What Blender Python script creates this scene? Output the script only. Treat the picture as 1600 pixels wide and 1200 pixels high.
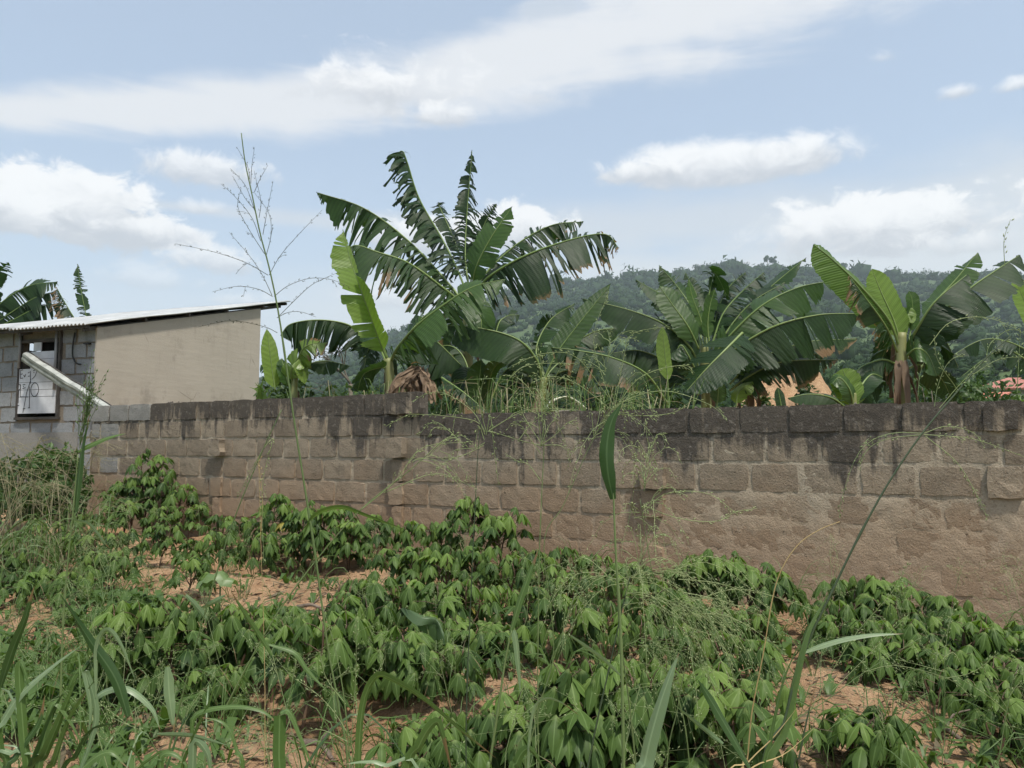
import bpy, math, random
import numpy as np
from mathutils import Vector, Matrix
R = math.radians
rng = np.random.default_rng(7)
random.seed(7)
scene = bpy.context.scene
col = scene.collection
for o in list(bpy.data.objects): bpy.data.objects.remove(o)

# ------------------------------------------------------------------ camera
EYE = np.array([0.0, 0.0, 1.6]); F = 1200.0
PITCH = math.atan(97 / 1200.0); CP, SP = math.cos(PITCH), math.sin(PITCH)
cam = bpy.data.cameras.new('camera'); cam.lens = 27.0; cam.sensor_width = 36.0
cam.clip_start = 0.05; cam.clip_end = 6000
camo = bpy.data.objects.new('camera', cam); col.objects.link(camo)
camo.location = EYE; camo.rotation_euler = (R(90) + PITCH, 0, 0)
scene.camera = camo

# ------------------------------------------------------------------ light
SUN_EL, SUN_AZ = 64.0, 150.0          # degrees; azimuth clockwise from +Y
SUN_STRENGTH, SKY_STRENGTH, EXPOSURE = 2.6, 0.11, 0.90
scene.view_settings.view_transform = 'Standard'
scene.view_settings.look = 'None'
scene.view_settings.exposure = EXPOSURE
scene.view_settings.gamma = 1.0
scene.view_settings.use_curve_mapping = False
scene.render.engine = 'CYCLES'
scene.cycles.use_denoising = True
scene.cycles.max_bounces = 8
scene.cycles.transparent_max_bounces = 6
scene.cycles.volume_bounces = 1
scene.cycles.use_adaptive_sampling = True
scene.cycles.adaptive_threshold = 0.015
sun = bpy.data.lights.new('sun', 'SUN'); sun.energy = SUN_STRENGTH; sun.angle = R(4)
sun.color = (1.0, 0.95, 0.85)
suno = bpy.data.objects.new('sun', sun); col.objects.link(suno)
sd = Vector((math.sin(R(SUN_AZ)) * math.cos(R(SUN_EL)), math.cos(R(SUN_AZ)) * math.cos(R(SUN_EL)), math.sin(R(SUN_EL))))
suno.rotation_euler = sd.to_track_quat('Z', 'Y').to_euler()
suno.location = sd * 50

# pixel of the 1600x1200 photograph -> point at forward distance Y
def P(px, py, Y):
    rx, ru = (px - 800) / F, (600 - py) / F
    d = np.array([rx, CP - ru * SP, SP + ru * CP])
    return EYE + d * (Y / d[1])
def direction(px, py):
    p = P(px, py, 1.0) - EYE
    az = math.atan2(p[0], p[1]); el = math.asin(p[2] / np.linalg.norm(p))
    return az, el

# ------------------------------------------------------------------ node helpers
class NT:
    def __init__(s, tree): s.t = tree; s.n = tree.nodes; s.l = tree.links
    def node(s, typ, **kw):
        n = s.n.new(typ)
        for k, v in kw.items(): setattr(n, k, v)
        return n
    def link(s, a, b): s.l.new(a, b)
    def put(s, inp, v):
        if hasattr(v, 'is_output'): s.l.new(v, inp)
        else: inp.default_value = v
    def math(s, op, a, b=0.0, c=None, clamp=False):
        n = s.n.new('ShaderNodeMath'); n.operation = op; n.use_clamp = clamp
        s.put(n.inputs[0], a); s.put(n.inputs[1], b)
        if c is not None: s.put(n.inputs[2], c)
        return n.outputs[0]
    def smooth(s, x, a, b):
        n = s.n.new('ShaderNodeMapRange'); n.interpolation_type = 'SMOOTHSTEP'
        s.put(n.inputs[0], x); n.inputs[1].default_value = a; n.inputs[2].default_value = b
        return n.outputs[0]
    def mix(s, f, a, b, blend='MIX'):
        n = s.n.new('ShaderNodeMix'); n.data_type = 'RGBA'; n.blend_type = blend
        s.put(n.inputs[0], f)
        s.put(n.inputs[6], a if hasattr(a, 'is_output') else (*a, 1)); s.put(n.inputs[7], b if hasattr(b, 'is_output') else (*b, 1))
        return n.outputs[2]
    def noise(s, vec, scale, detail=4, rough=0.55, dist=0.0):
        n = s.n.new('ShaderNodeTexNoise')
        if vec is not None: s.l.new(vec, n.inputs['Vector'])
        n.inputs['Scale'].default_value = scale; n.inputs['Detail'].default_value = detail
        n.inputs['Roughness'].default_value = rough; n.inputs['Distortion'].default_value = dist
        return n.outputs[0]
    def mapping(s, vec, scale=(1, 1, 1), loc=(0, 0, 0)):
        n = s.n.new('ShaderNodeMapping'); s.l.new(vec, n.inputs[0])
        n.inputs['Scale'].default_value = scale; n.inputs['Location'].default_value = loc
        return n.outputs[0]

# ------------------------------------------------------------------ sky
world = bpy.data.worlds.new('World'); scene.world = world; world.use_nodes = True
w = NT(world.node_tree); w.n.clear()
out = w.node('ShaderNodeOutputWorld'); bg = w.node('ShaderNodeBackground'); w.link(bg.outputs[0], out.inputs[0])
bg.inputs['Strength'].default_value = SKY_STRENGTH
sky = w.node('ShaderNodeTexSky', sky_type='NISHITA')
sky.sun_disc = False; sky.sun_elevation = R(SUN_EL); sky.sun_rotation = R(SUN_AZ)
sky.air_density = 1.0; sky.dust_density = 2.2; sky.ozone_density = 1.0; sky.altitude = 200
geo = w.node('ShaderNodeTexCoord'); dirv = geo.outputs['Generated']
sep = w.node('ShaderNodeSeparateXYZ'); w.link(dirv, sep.inputs[0])
az = w.math('ARCTAN2', sep.outputs[0], sep.outputs[1]); el = w.math('ARCSINE', sep.outputs[2])
comb = w.node('ShaderNodeCombineXYZ'); w.link(az, comb.inputs[0]); w.link(w.math('MULTIPLY', el, 1.5), comb.inputs[1])
ae = comb.outputs[0]
n_fine = w.noise(ae, 26, 9, 0.66, 0.5)
n_mid = w.noise(ae, 10, 6, 0.55, 0.5)
streak = w.noise(w.mapping(ae, (3.0, 14.0, 1)), 1.2, 6, 0.6, 0.5)
def band(c0, c1, half0, half1, soft, namp):
    """soft sheet of cloud along a line given by two pixels; returns 0..1"""
    a0, e0 = direction(*c0); a1, e1 = direction(*c1)
    k = (e1 - e0) / (a1 - a0)
    centre = w.math('MULTIPLY_ADD', w.math('SUBTRACT', az, a0), k, e0)
    dist = w.math('SUBTRACT', el, centre)
    hk = (half1 - half0) / F / (a1 - a0)
    half = w.math('MAXIMUM', w.math('MULTIPLY_ADD', w.math('SUBTRACT', az, a0), hk, half0 / F), 0.006)
    q = w.math('SUBTRACT', 1.0, w.math('DIVIDE', w.math('ABSOLUTE', dist), half))
    q = w.math('MULTIPLY_ADD', w.math('SUBTRACT', streak, 0.5), namp, q)
    q = w.math('MULTIPLY_ADD', w.math('SUBTRACT', n_mid, 0.5), namp * 0.7, q)
    return w.smooth(q, 0.0, soft), dist
def puff(cx, cy, rx, ry, namp=1.0, soft=0.35, flat=1.7):
    """one cumulus: an ellipse with a flatter base; returns mask and height within it"""
    a0, e0 = direction(cx, cy)
    u = w.math('DIVIDE', w.math('SUBTRACT', az, a0), rx / F)
    v = w.math('DIVIDE', w.math('SUBTRACT', el, e0), ry / F)
    vb = w.math('MAXIMUM', v, w.math('MULTIPLY', v, -flat))
    d = w.math('SQRT', w.math('ADD', w.math('MULTIPLY', u, u), w.math('MULTIPLY', vb, vb)))
    q = w.math('SUBTRACT', 1.0, d)
    q = w.math('MULTIPLY_ADD', w.math('SUBTRACT', n_fine, 0.5), namp * 2.6, q)
    q = w.math('MULTIPLY_ADD', w.math('SUBTRACT', n_mid, 0.5), namp * 2.6, q)
    return w.smooth(q, 0.0, soft), v
col_s = w.mix(1.0, sky.outputs[0], (0.92, 0.98, 1.0), 'MULTIPLY')
VEIL = (3.5, 3.7, 3.95); WHITE = (5.1, 5.12, 5.15); GREY = (3.0, 3.15, 3.42)
# thin haze over all of the sky, thicker towards the horizon
hz = w.math('ADD', w.math('MULTIPLY', w.smooth(el, 0.42, 0.0), 0.40), 0.50)
col_s = w.mix(hz, col_s, (3.25, 3.66, 4.08))
m, _ = band((0, 170), (1000, 44), 40, 98, 0.75, 1.2); col_s = w.mix(w.math('MULTIPLY', m, 0.92), col_s, (4.2, 4.28, 4.42))
m, _ = band((800, 355), (1600, 285), 40, 80, 0.9, 0.8); col_s = w.mix(w.math('MULTIPLY', m, 0.7), col_s, VEIL)
m, _ = band((0, 490), (1600, 395), 80, 135, 0.8, 0.9); col_s = w.mix(w.math('MULTIPLY', w.math('MULTIPLY', m, w.math('MULTIPLY_ADD', w.smooth(az, -0.42, -0.08), 0.6, 0.35)), 0.9), col_s, (3.85, 4.0, 4.15))
for (cx, cy, rx, ry, na, so, dens) in [
        (610, 140, 150, 66, 0.75, 0.8, 0.85), (690, 182, 70, 28, 0.8, 0.7, 0.8),
        (112, 335, 130, 78, 0.42, 0.28, 1.0), (0, 338, 85, 52, 0.5, 0.35, 1.0), (232, 366, 95, 32, 0.5, 0.4, 0.95),
        (325, 268, 102, 44, 0.6, 0.55, 0.85), (325, 327, 45, 18, 0.8, 0.7, 0.55), (345, 412, 75, 38, 0.7, 0.6, 0.8), (370, 470, 70, 18, 0.8, 0.8, 0.5),
        (1135, 262, 225, 50, 0.26, 0.4, 0.95), (1000, 272, 75, 26, 0.6, 0.4, 0.8), 
        (1400, 360, 190, 72, 0.5, 0.35, 1.0), (1240, 372, 150, 38, 0.8, 0.8, 0.5), (1500, 385, 90, 30, 0.7, 0.6, 0.7),
        (800, 366, 120, 52, 0.6, 0.4, 0.95), (650, 375, 120, 44, 0.7, 0.5, 0.9), (600, 470, 90, 26, 0.8, 0.8, 0.6),
        (1495, 146, 34, 14, 0.7, 0.9, 0.75), (1595, 133, 36, 15, 0.7, 0.9, 0.75), (835, 150, 44, 26, 0.9, 1.1, 0.5), (1383, 90, 34, 15, 0.9, 1.1, 0.5),
        (240, 440, 120, 22, 0.9, 0.9, 0.4)]:
    m, v = puff(cx, cy, rx, ry, na, so)
    lit = w.smooth(w.math('MULTIPLY_ADD', w.math('SUBTRACT', n_fine, 0.5), 1.5, v), -0.45, 0.55)
    cc = w.mix(lit, GREY, WHITE)
    col_s = w.mix(w.math('MULTIPLY', m, dens), col_s, cc)
m, v = puff(860, 16, 52, 24, 0.8, 0.8); col_s = w.mix(w.math('MULTIPLY', m, 0.75), col_s, (2.9, 3.25, 3.75))
# the same broken cloud goes on round the rest of the sky
outside = w.math('MAXIMUM', w.smooth(w.math('ABSOLUTE', az), 0.66, 0.9), w.smooth(el, 0.62, 0.85))
gen = w.noise(w.mapping(dirv, (1.6, 1.6, 3.2)), 1.7, 8, 0.6, 0.2)
gm = w.math('MULTIPLY', w.smooth(gen, 0.50, 0.68), outside)
col_s = w.mix(w.math('MULTIPLY', gm, 0.85), col_s, (4.2, 4.3, 4.45))
w.link(col_s, bg.inputs['Color'])

# ------------------------------------------------------------------ mesh helpers
def unit(v):
    v = np.asarray(v, float); n = np.linalg.norm(v); return v / n if n > 1e-9 else v
class MB:
    def __init__(s): s.v = []; s.f = []; s.n = 0; s.uv = []; s.dry = []; s.mi = []
    def add(s, verts, faces, uv=None, dry=None, mi=0):
        verts = np.asarray(verts, float).reshape(-1, 3); k = len(verts)
        s.v.append(verts); s.f.extend([tuple(i + s.n for i in f) for f in faces]); s.mi.extend([mi] * len(faces))
        s.uv.append(np.zeros((k, 2)) if uv is None else np.asarray(uv, float))
        s.dry.append(np.zeros(k) if dry is None else np.asarray(dry, float)); s.n += k
    def grid(s, G, uv=None, dry=None, mi=0):
        """G: (n, m, 3) points"""
        n, m = G.shape[:2]
        f = [(i * m + j, i * m + j + 1, (i + 1) * m + j + 1, (i + 1) * m + j) for i in range(n - 1) for j in range(m - 1)]
        s.add(G.reshape(-1, 3), f, None if uv is None else uv.reshape(-1, 2), None if dry is None else dry.reshape(-1), mi)
    def tube(s, pts, rad, k=6, dry=0.0, cap=True, mi=0):
        pts = np.asarray(pts, float); n = len(pts)
        rad = np.full(n, rad) if np.isscalar(rad) else np.asarray(rad, float)
        T = np.gradient(pts, axis=0); V = []
        up = np.array([0, 0, 1.0]) if abs(unit(T[0])[2]) < 0.9 else np.array([1.0, 0, 0])
        a = np.arange(k) * 2 * math.pi / k
        for i in range(n):
            t = unit(T[i]); x = unit(np.cross(up, t)); y = np.cross(t, x); up = y if n > 2 else up
            V.append(pts[i] + rad[i] * (np.outer(np.cos(a), x) + np.outer(np.sin(a), y)))
        f = [(i * k + j, i * k + (j + 1) % k, (i + 1) * k + (j + 1) % k, (i + 1) * k + j) for i in range(n - 1) for j in range(k)]
        if cap: f += [tuple(range(k - 1, -1, -1)), tuple((n - 1) * k + j for j in range(k))]
        L = np.concatenate([[0], np.cumsum(np.linalg.norm(np.diff(pts, axis=0), axis=1))])
        uv = np.stack([np.repeat(L, k), np.tile(a / 6.283, n)], 1)
        s.add(np.concatenate(V), f, uv, np.full(n * k, dry), mi)
    def box(s, o, ax, ay, az, mi=0):
        """corner o and three edge vectors"""
        o, ax, ay, az = [np.asarray(q, float) for q in (o, ax, ay, az)]
        V = [o + ax * i + ay * j + az * k for k in (0, 1) for j in (0, 1) for i in (0, 1)]
        f = [(0, 2, 3, 1), (4, 5, 7, 6), (0, 1, 5, 4), (2, 6, 7, 3), (0, 4, 6, 2), (1, 3, 7, 5)]
        if np.dot(np.cross(ax, ay), az) < 0: f = [q[::-1] for q in f]
        s.add(V, f, mi=mi)
    def build(s, name, mat, parent=None, loc=None, smooth=True):
        loc = np.zeros(3) if loc is None else np.asarray(loc, float)
        base = loc if parent is None else np.asarray(parent['_loc'], float) if '_loc' in parent else loc
        V = np.concatenate(s.v) - base
        me = bpy.data.meshes.new(name)
        me.from_pydata(V.tolist(), [], s.f); 
        uvl = me.uv_layers.new(name='uv'); UV = np.concatenate(s.uv)
        li = np.empty(len(me.loops), np.int32); me.loops.foreach_get('vertex_index', li)
        uvl.data.foreach_set('uv', UV[li].astype(np.float32).ravel())
        D = np.concatenate(s.dry)
        if D.any():
            at = me.attributes.new('dry', 'FLOAT', 'POINT'); at.data.foreach_set('value', D.astype(np.float32))
        mats = mat if isinstance(mat, (list, tuple)) else [mat]
        for m in mats: me.materials.append(m)
        if len(mats) > 1: me.polygons.foreach_set('material_index', np.array(s.mi, np.int32))
        if smooth: me.polygons.foreach_set('use_smooth', np.ones(len(me.polygons), bool))
        me.update()
        o = bpy.data.objects.new(name, me); col.objects.link(o)
        if parent is not None: o.parent = parent
        else: o.location = loc
        if parent is not None: o['_loc'] = list(base)
        return o
def fast_mesh(name, V, F4, mat, smooth=False, kind=None):
    """big numpy mesh of equal faces"""
    me = bpy.data.meshes.new(name); k = F4.shape[1]
    me.vertices.add(len(V)); me.vertices.foreach_set('co', V.astype(np.float32).ravel())
    me.loops.add(F4.size); me.loops.foreach_set('vertex_index', F4.astype(np.int32).ravel())
    me.polygons.add(len(F4)); me.polygons.foreach_set('loop_start', np.arange(0, F4.size, k, dtype=np.int32))
    if smooth: me.polygons.foreach_set('use_smooth', np.ones(len(F4), bool))
    me.update(calc_edges=True); me.materials.append(mat)
    o = bpy.data.objects.new(name, me); col.objects.link(o)
    if kind: o['kind'] = kind
    return o
def tag(o, label=None, cat=None, group=None, kind=None):
    if label: o['label'] = label
    if cat: o['category'] = cat
    if group: o['group'] = group
    if kind: o['kind'] = kind
    return o
def thing(name, loc, label, cat, group=None):
    o = bpy.data.objects.new(name, None); col.objects.link(o); o.empty_display_size = 0.1
    o.location = loc; o['_loc'] = [float(q) for q in loc]
    return tag(o, label, cat, group)
def spline(pts, n):
    """Catmull-Rom through pts"""
    p = np.asarray(pts, float); p = np.vstack([2 * p[0] - p[1], p, 2 * p[-1] - p[-2]]); m = len(p) - 3
    out = []
    for t in np.linspace(0, m - 1e-6, n):
        i = int(t); u = t - i; a, b, c, d = p[i:i + 4]
        out.append(0.5 * ((2 * b) + (c - a) * u + (2 * a - 5 * b + 4 * c - d) * u * u + (3 * b - a - 3 * c + d) * u ** 3))
    return np.array(out)
def vnoise(x, y, seed=0):
    """smooth value noise on arrays, -1..1"""
    x = np.asarray(x, float); y = np.asarray(y, float)
    xi, yi = np.floor(x).astype(int), np.floor(y).astype(int); fx, fy = x - xi, y - yi
    fx, fy = fx * fx * (3 - 2 * fx), fy * fy * (3 - 2 * fy)
    def h(a, b):
        q = (a * 374761393 + b * 668265263 + seed * 974634777) & 0xffffffff
        q = ((q ^ (q >> 13)) * 1274126177) & 0xffffffff
        return ((q ^ (q >> 16)) & 0xffff) / 32767.5 - 1
    return (h(xi, yi) * (1 - fx) + h(xi + 1, yi) * fx) * (1 - fy) + (h(xi, yi + 1) * (1 - fx) + h(xi + 1, yi + 1) * fx) * fy
def fbm(x, y, seed=0, oct=4):
    s, a = 0, 1.0
    for i in range(oct): s = s + a * vnoise(x * 2 ** i, y * 2 ** i, seed + i); a *= 0.5
    return s
ORD = 'first second third fourth fifth sixth seventh eighth ninth tenth eleventh twelfth thirteenth fourteenth fifteenth sixteenth seventeenth eighteenth nineteenth twentieth'.split()

# ------------------------------------------------------------------ materials
def new_mat(name):
    m = bpy.data.materials.new(name); m.use_nodes = True
    t = NT(m.node_tree); t.n.clear()
    o = t.node('ShaderNodeOutputMaterial'); p = t.node('ShaderNodeBsdfPrincipled'); t.link(p.outputs[0], o.inputs[0])
    p.inputs['Specular IOR Level'].default_value = 0.3
    return m, t, p, o
def bump(t, p, h, strength, dist):
    b = t.node('ShaderNodeBump'); b.inputs['Strength'].default_value = strength; b.inputs['Distance'].default_value = dist
    t.link(h, b.inputs['Height']); t.link(b.outputs[0], p.inputs['Normal']); return b
def pos(t): return t.node('ShaderNodeNewGeometry').outputs['Position']
def leaf_mat(name, c1, c2, trans=0.3, rough=0.42, vein=None, rib=None, apex=0.0, drycol=(0.20, 0.125, 0.065), spec=0.35, tcol=None, scale=6):
    m, t, p, o = new_mat(name)
    oi = t.node('ShaderNodeObjectInfo')
    nz = t.noise(pos(t), scale, 4)
    f = t.math('ADD', t.math('MULTIPLY', oi.outputs['Random'], 0.65), t.math('MULTIPLY', t.math('SUBTRACT', nz, 0.35), 1.1), clamp=True)
    c = t.mix(f, c1, c2)
    uvn = t.node('ShaderNodeUVMap'); uvn.uv_map = 'uv'; su = t.node('ShaderNodeSeparateXYZ'); t.link(uvn.outputs[0], su.inputs[0])
    if vein:
        s = t.math('SINE', t.math('MULTIPLY', su.outputs[0], 6.2832 * vein))
        s2 = t.math('SINE', t.math('MULTIPLY', su.outputs[0], 6.2832 * vein * 0.29))
        s = t.math('MULTIPLY_ADD', s2, 0.8, s)
        c = t.mix(t.math('MULTIPLY_ADD', s, 0.14, 0.22, clamp=True), c, tuple(q * 0.45 for q in c1))
        bump(t, p, s, 0.35, 0.005)
    if rib:
        av = t.math('ABSOLUTE', su.outputs[1])
        c = t.mix(t.math('MULTIPLY', t.smooth(av, rib, rib * 0.4), 0.42), c, tuple(min(.5, q * 1.5 + 0.06) for q in c2))
        c = t.mix(t.math('MULTIPLY', t.smooth(su.outputs[0], 0.035, 0.004), apex), c, (0.26, 0.33, 0.12))
        fine = t.math('SINE', t.math('MULTIPLY', su.outputs[1], 38.0))
        c = t.mix(t.math('MULTIPLY_ADD', fine, 0.10, 0.10), c, tuple(q * 0.5 for q in c1))
    at = t.node('ShaderNodeAttribute'); at.attribute_name = 'dry'
    n2 = t.noise(pos(t), 24, 3)
    dr = t.smooth(t.math('ADD', at.outputs['Fac'], t.math('MULTIPLY', t.math('SUBTRACT', n2, 0.5), 0.6)), 0.35, 0.7)
    c = t.mix(dr, c, drycol)
    t.link(c, p.inputs['Base Color']); p.inputs['Roughness'].default_value = rough; p.inputs['Specular IOR Level'].default_value = spec
    if trans > 0:
        tr = t.node('ShaderNodeBsdfTranslucent'); k = tcol or (1.5, 1.7, 0.7)
        t.link(t.mix(1.0, c, k, 'MULTIPLY'), tr.inputs[0])
        mx = t.node('ShaderNodeMixShader'); mx.inputs[0].default_value = trans
        t.link(p.outputs[0], mx.inputs[1]); t.link(tr.outputs[0], mx.inputs[2]); t.link(mx.outputs[0], o.inputs[0])
    return m
M = {}
M['banana'] = leaf_mat('banana_leaf_mature', (0.015, 0.038, 0.012), (0.040, 0.086, 0.021), 0.28, 0.42, vein=55, spec=0.35)
M['banana_mid'] = leaf_mat('banana_leaf_mid', (0.040, 0.088, 0.019), (0.078, 0.150, 0.029), 0.36, 0.40, vein=50, spec=0.45)
M['banana_light'] = leaf_mat('banana_leaf_light', (0.085, 0.155, 0.033), (0.125, 0.205, 0.048), 0.38, 0.45, vein=30, spec=0.2)
M['banana_young'] = leaf_mat('banana_leaf_young', (0.16, 0.25, 0.050), (0.22, 0.32, 0.075), 0.42, 0.36, vein=45, spec=0.4)
M['midrib'] = leaf_mat('midrib', (0.13, 0.20, 0.055), (0.19, 0.25, 0.08), 0.0, 0.4)
M['pseudostem'] = leaf_mat('pseudostem', (0.16, 0.19, 0.06), (0.24, 0.24, 0.10), 0.0, 0.5, scale=5)
M['dry'] = leaf_mat('dry_leaf', (0.11, 0.075, 0.050), (0.24, 0.165, 0.105), 0.12, 0.8, scale=9, tcol=(1.2, 1.0, 0.8))
M['cassava'] = leaf_mat('cassava_leaf', (0.026, 0.056, 0.017), (0.104, 0.172, 0.038), 0.30, 0.50, spec=0.16, scale=3.5, rib=0.16, apex=0.6)
M['cassava_young'] = leaf_mat('cassava_leaf_young', (0.085, 0.150, 0.032), (0.170, 0.250, 0.060), 0.34, 0.50, spec=0.16, scale=3.5, rib=0.16, apex=0.6)
M['cassava_yellow'] = leaf_mat('cassava_leaf_yellow', (0.20, 0.20, 0.035), (0.32, 0.26, 0.06), 0.3, 0.5, spec=0.25, scale=3.5, rib=0.16)
M['cassava_stem'] = leaf_mat('cassava_stem', (0.075, 0.055, 0.035), (0.13, 0.075, 0.045), 0.0, 0.6)
M['grass'] = leaf_mat('grass_blade', (0.070, 0.125, 0.032), (0.115, 0.180, 0.055), 0.3, 0.42, spec=0.4, rib=0.14)
M['grass_pale'] = leaf_mat('grass_blade_pale', (0.135, 0.20, 0.105), (0.21, 0.28, 0.155), 0.25, 0.38, spec=0.45, rib=0.14)
M['grass_dark'] = leaf_mat('grass_blade_dark', (0.036, 0.075, 0.024), (0.058, 0.105, 0.032), 0.28, 0.42, spec=0.4, rib=0.14)
M['seed'] = leaf_mat('seed_head', (0.20, 0.26, 0.11), (0.34, 0.39, 0.19), 0.2, 0.6)
M['seed_dark'] = leaf_mat('seed_head_dark', (0.05, 0.06, 0.035), (0.09, 0.09, 0.06), 0.1, 0.6)
M['stem_green'] = leaf_mat('grass_stem', (0.09, 0.135, 0.045), (0.15, 0.20, 0.075), 0.0, 0.5)
M['stem_dark'] = leaf_mat('grass_stem_dark', (0.035, 0.055, 0.030), (0.06, 0.085, 0.04), 0.0, 0.5)
M['straw'] = leaf_mat('straw', (0.36, 0.26, 0.11), (0.48, 0.36, 0.17), 0.1, 0.6, tcol=(1.2, 1.0, 0.7))
M['beige_grass'] = leaf_mat('beige_grass', (0.20, 0.20, 0.10), (0.36, 0.32, 0.20), 0.2, 0.7, tcol=(1.2, 1.1, 0.8))
M['weed'] = leaf_mat('weed', (0.050, 0.100, 0.024), (0.110, 0.175, 0.048), 0.28, 0.5, scale=2)
M['litter'] = leaf_mat('litter', (0.10, 0.085, 0.05), (0.22, 0.17, 0.10), 0.1, 0.8, scale=5, tcol=(1.2, 1.1, 0.8))
M['bush'] = leaf_mat('bush_leaf', (0.028, 0.060, 0.018), (0.070, 0.120, 0.032), 0.25, 0.5, scale=1.5)
M['bush_light'] = leaf_mat('bush_leaf_light', (0.07, 0.13, 0.03), (0.13, 0.20, 0.05), 0.3, 0.5, scale=1.5)
M['far_tree'] = leaf_mat('far_tree', (0.014, 0.034, 0.012), (0.062, 0.105, 0.034), 0.15, 0.7, scale=0.05, spec=0.1)
M['bark'] = leaf_mat('bark', (0.10, 0.085, 0.065), (0.17, 0.145, 0.11), 0.0, 0.85)

def block_mat(name, lo, hi, soil, mould, tint=0.35):
    m, t, p, o = new_mat(name); ps = pos(t)
    oi = t.node('ShaderNodeObjectInfo')
    n1 = t.noise(ps, 7, 6, 0.6); n2 = t.noise(ps, 60, 5, 0.7); n3 = t.noise(ps, 2.2, 5, 0.55); n4 = t.noise(ps, 17, 5, 0.65)
    c = t.mix(t.math('ADD', t.math('MULTIPLY', n1, 0.75), t.math('MULTIPLY', t.math('SUBTRACT', oi.outputs['Random'], 0.4), tint), clamp=True), lo, hi)
    c = t.mix(t.math('MULTIPLY', t.smooth(n2, 0.48, 0.70), 0.6), c, tuple(q * 0.45 for q in lo))
    c = t.mix(t.math('MULTIPLY', t.smooth(t.noise(ps, 3.6, 6, 0.7), 0.48, 0.70), 0.45), c, tuple(q * 0.62 for q in lo))
    sp = t.node('ShaderNodeSeparateXYZ'); t.link(ps, sp.inputs[0]); z = sp.outputs[2]
    if soil:   # red soil splashed on the lower courses, rubbed by rain
        f = t.smooth(t.math('MULTIPLY_ADD', t.math('SUBTRACT', n3, 0.5), 1.1, z), 1.62, 0.75)
        c = t.mix(t.math('MULTIPLY', f, 0.58), c, (0.33, 0.218, 0.134))
    if mould:  # black mould grown from the top edge down in runs
        topx = t.smooth(sp.outputs[0], STEP_X - 0.02, STEP_X + 0.02)          # the wall steps down here
        top = t.math('SUBTRACT', 2.175, t.math('MULTIPLY', topx, 0.24))
        dd = t.math('SUBTRACT', top, z)
        runs = t.noise(t.mapping(ps, (8, 8, 1.0)), 1.0, 5, 0.65)
        big = t.noise(ps, 0.9, 3, 0.5)
        reach = t.math('ADD', t.math('MULTIPLY', t.math('SUBTRACT', runs, 0.42), 1.5), t.math('MULTIPLY', t.math('SUBTRACT', big, 0.45), 1.3))
        reach = t.math('ADD', reach, t.math('MULTIPLY', topx, 0.06))
        q = t.math('SUBTRACT', dd, t.math('MAXIMUM', reach, -0.02))
        q = t.math('SUBTRACT', q, t.math('MULTIPLY', t.math('SUBTRACT', n4, 0.5), 0.35))
        f = t.math('MULTIPLY', t.smooth(q, 0.20, -0.04), 0.86)
        c = t.mix(f, c, (0.062, 0.055, 0.049))
        lich = t.math('MULTIPLY', t.math('MULTIPLY', t.smooth(t.noise(ps, 24, 5, 0.7), 0.53, 0.68), f), 0.6)
        c = t.mix(lich, c, (0.26, 0.235, 0.205))
    pit = t.math('MULTIPLY', t.smooth(t.noise(ps, 26, 3, 0.6), 0.66, 0.72), 0.6)
    c = t.mix(pit, c, tuple(q * 0.45 for q in lo))
    t.link(c, p.inputs['Base Color']); p.inputs['Roughness'].default_value = 0.95; p.inputs['Specular IOR Level'].default_value = 0.15
    h = t.math('ADD', t.math('MULTIPLY', n2, 1.1), t.math('MULTIPLY', n4, 0.35))
    h = t.math('SUBTRACT', h, t.math('MULTIPLY', pit, 1.0))
    bump(t, p, h, 0.75, 0.014)
    return m
STEP_X = -0.985
M['block'] = block_mat('sandcrete_block', (0.215, 0.174, 0.130), (0.375, 0.312, 0.234), True, True, 0.5)
M['mortar'] = block_mat('mortar', (0.38, 0.32, 0.242), (0.50, 0.43, 0.335), True, True, 0.0)
M['grey_block'] = block_mat('grey_block', (0.235, 0.225, 0.205), (0.33, 0.325, 0.305), False, False)
M['house_block'] = block_mat('house_block', (0.225, 0.235, 0.245), (0.34, 0.35, 0.355), False, False)
M['house_mortar'] = block_mat('house_mortar', (0.20, 0.17, 0.135), (0.29, 0.245, 0.195), False, False)

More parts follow.
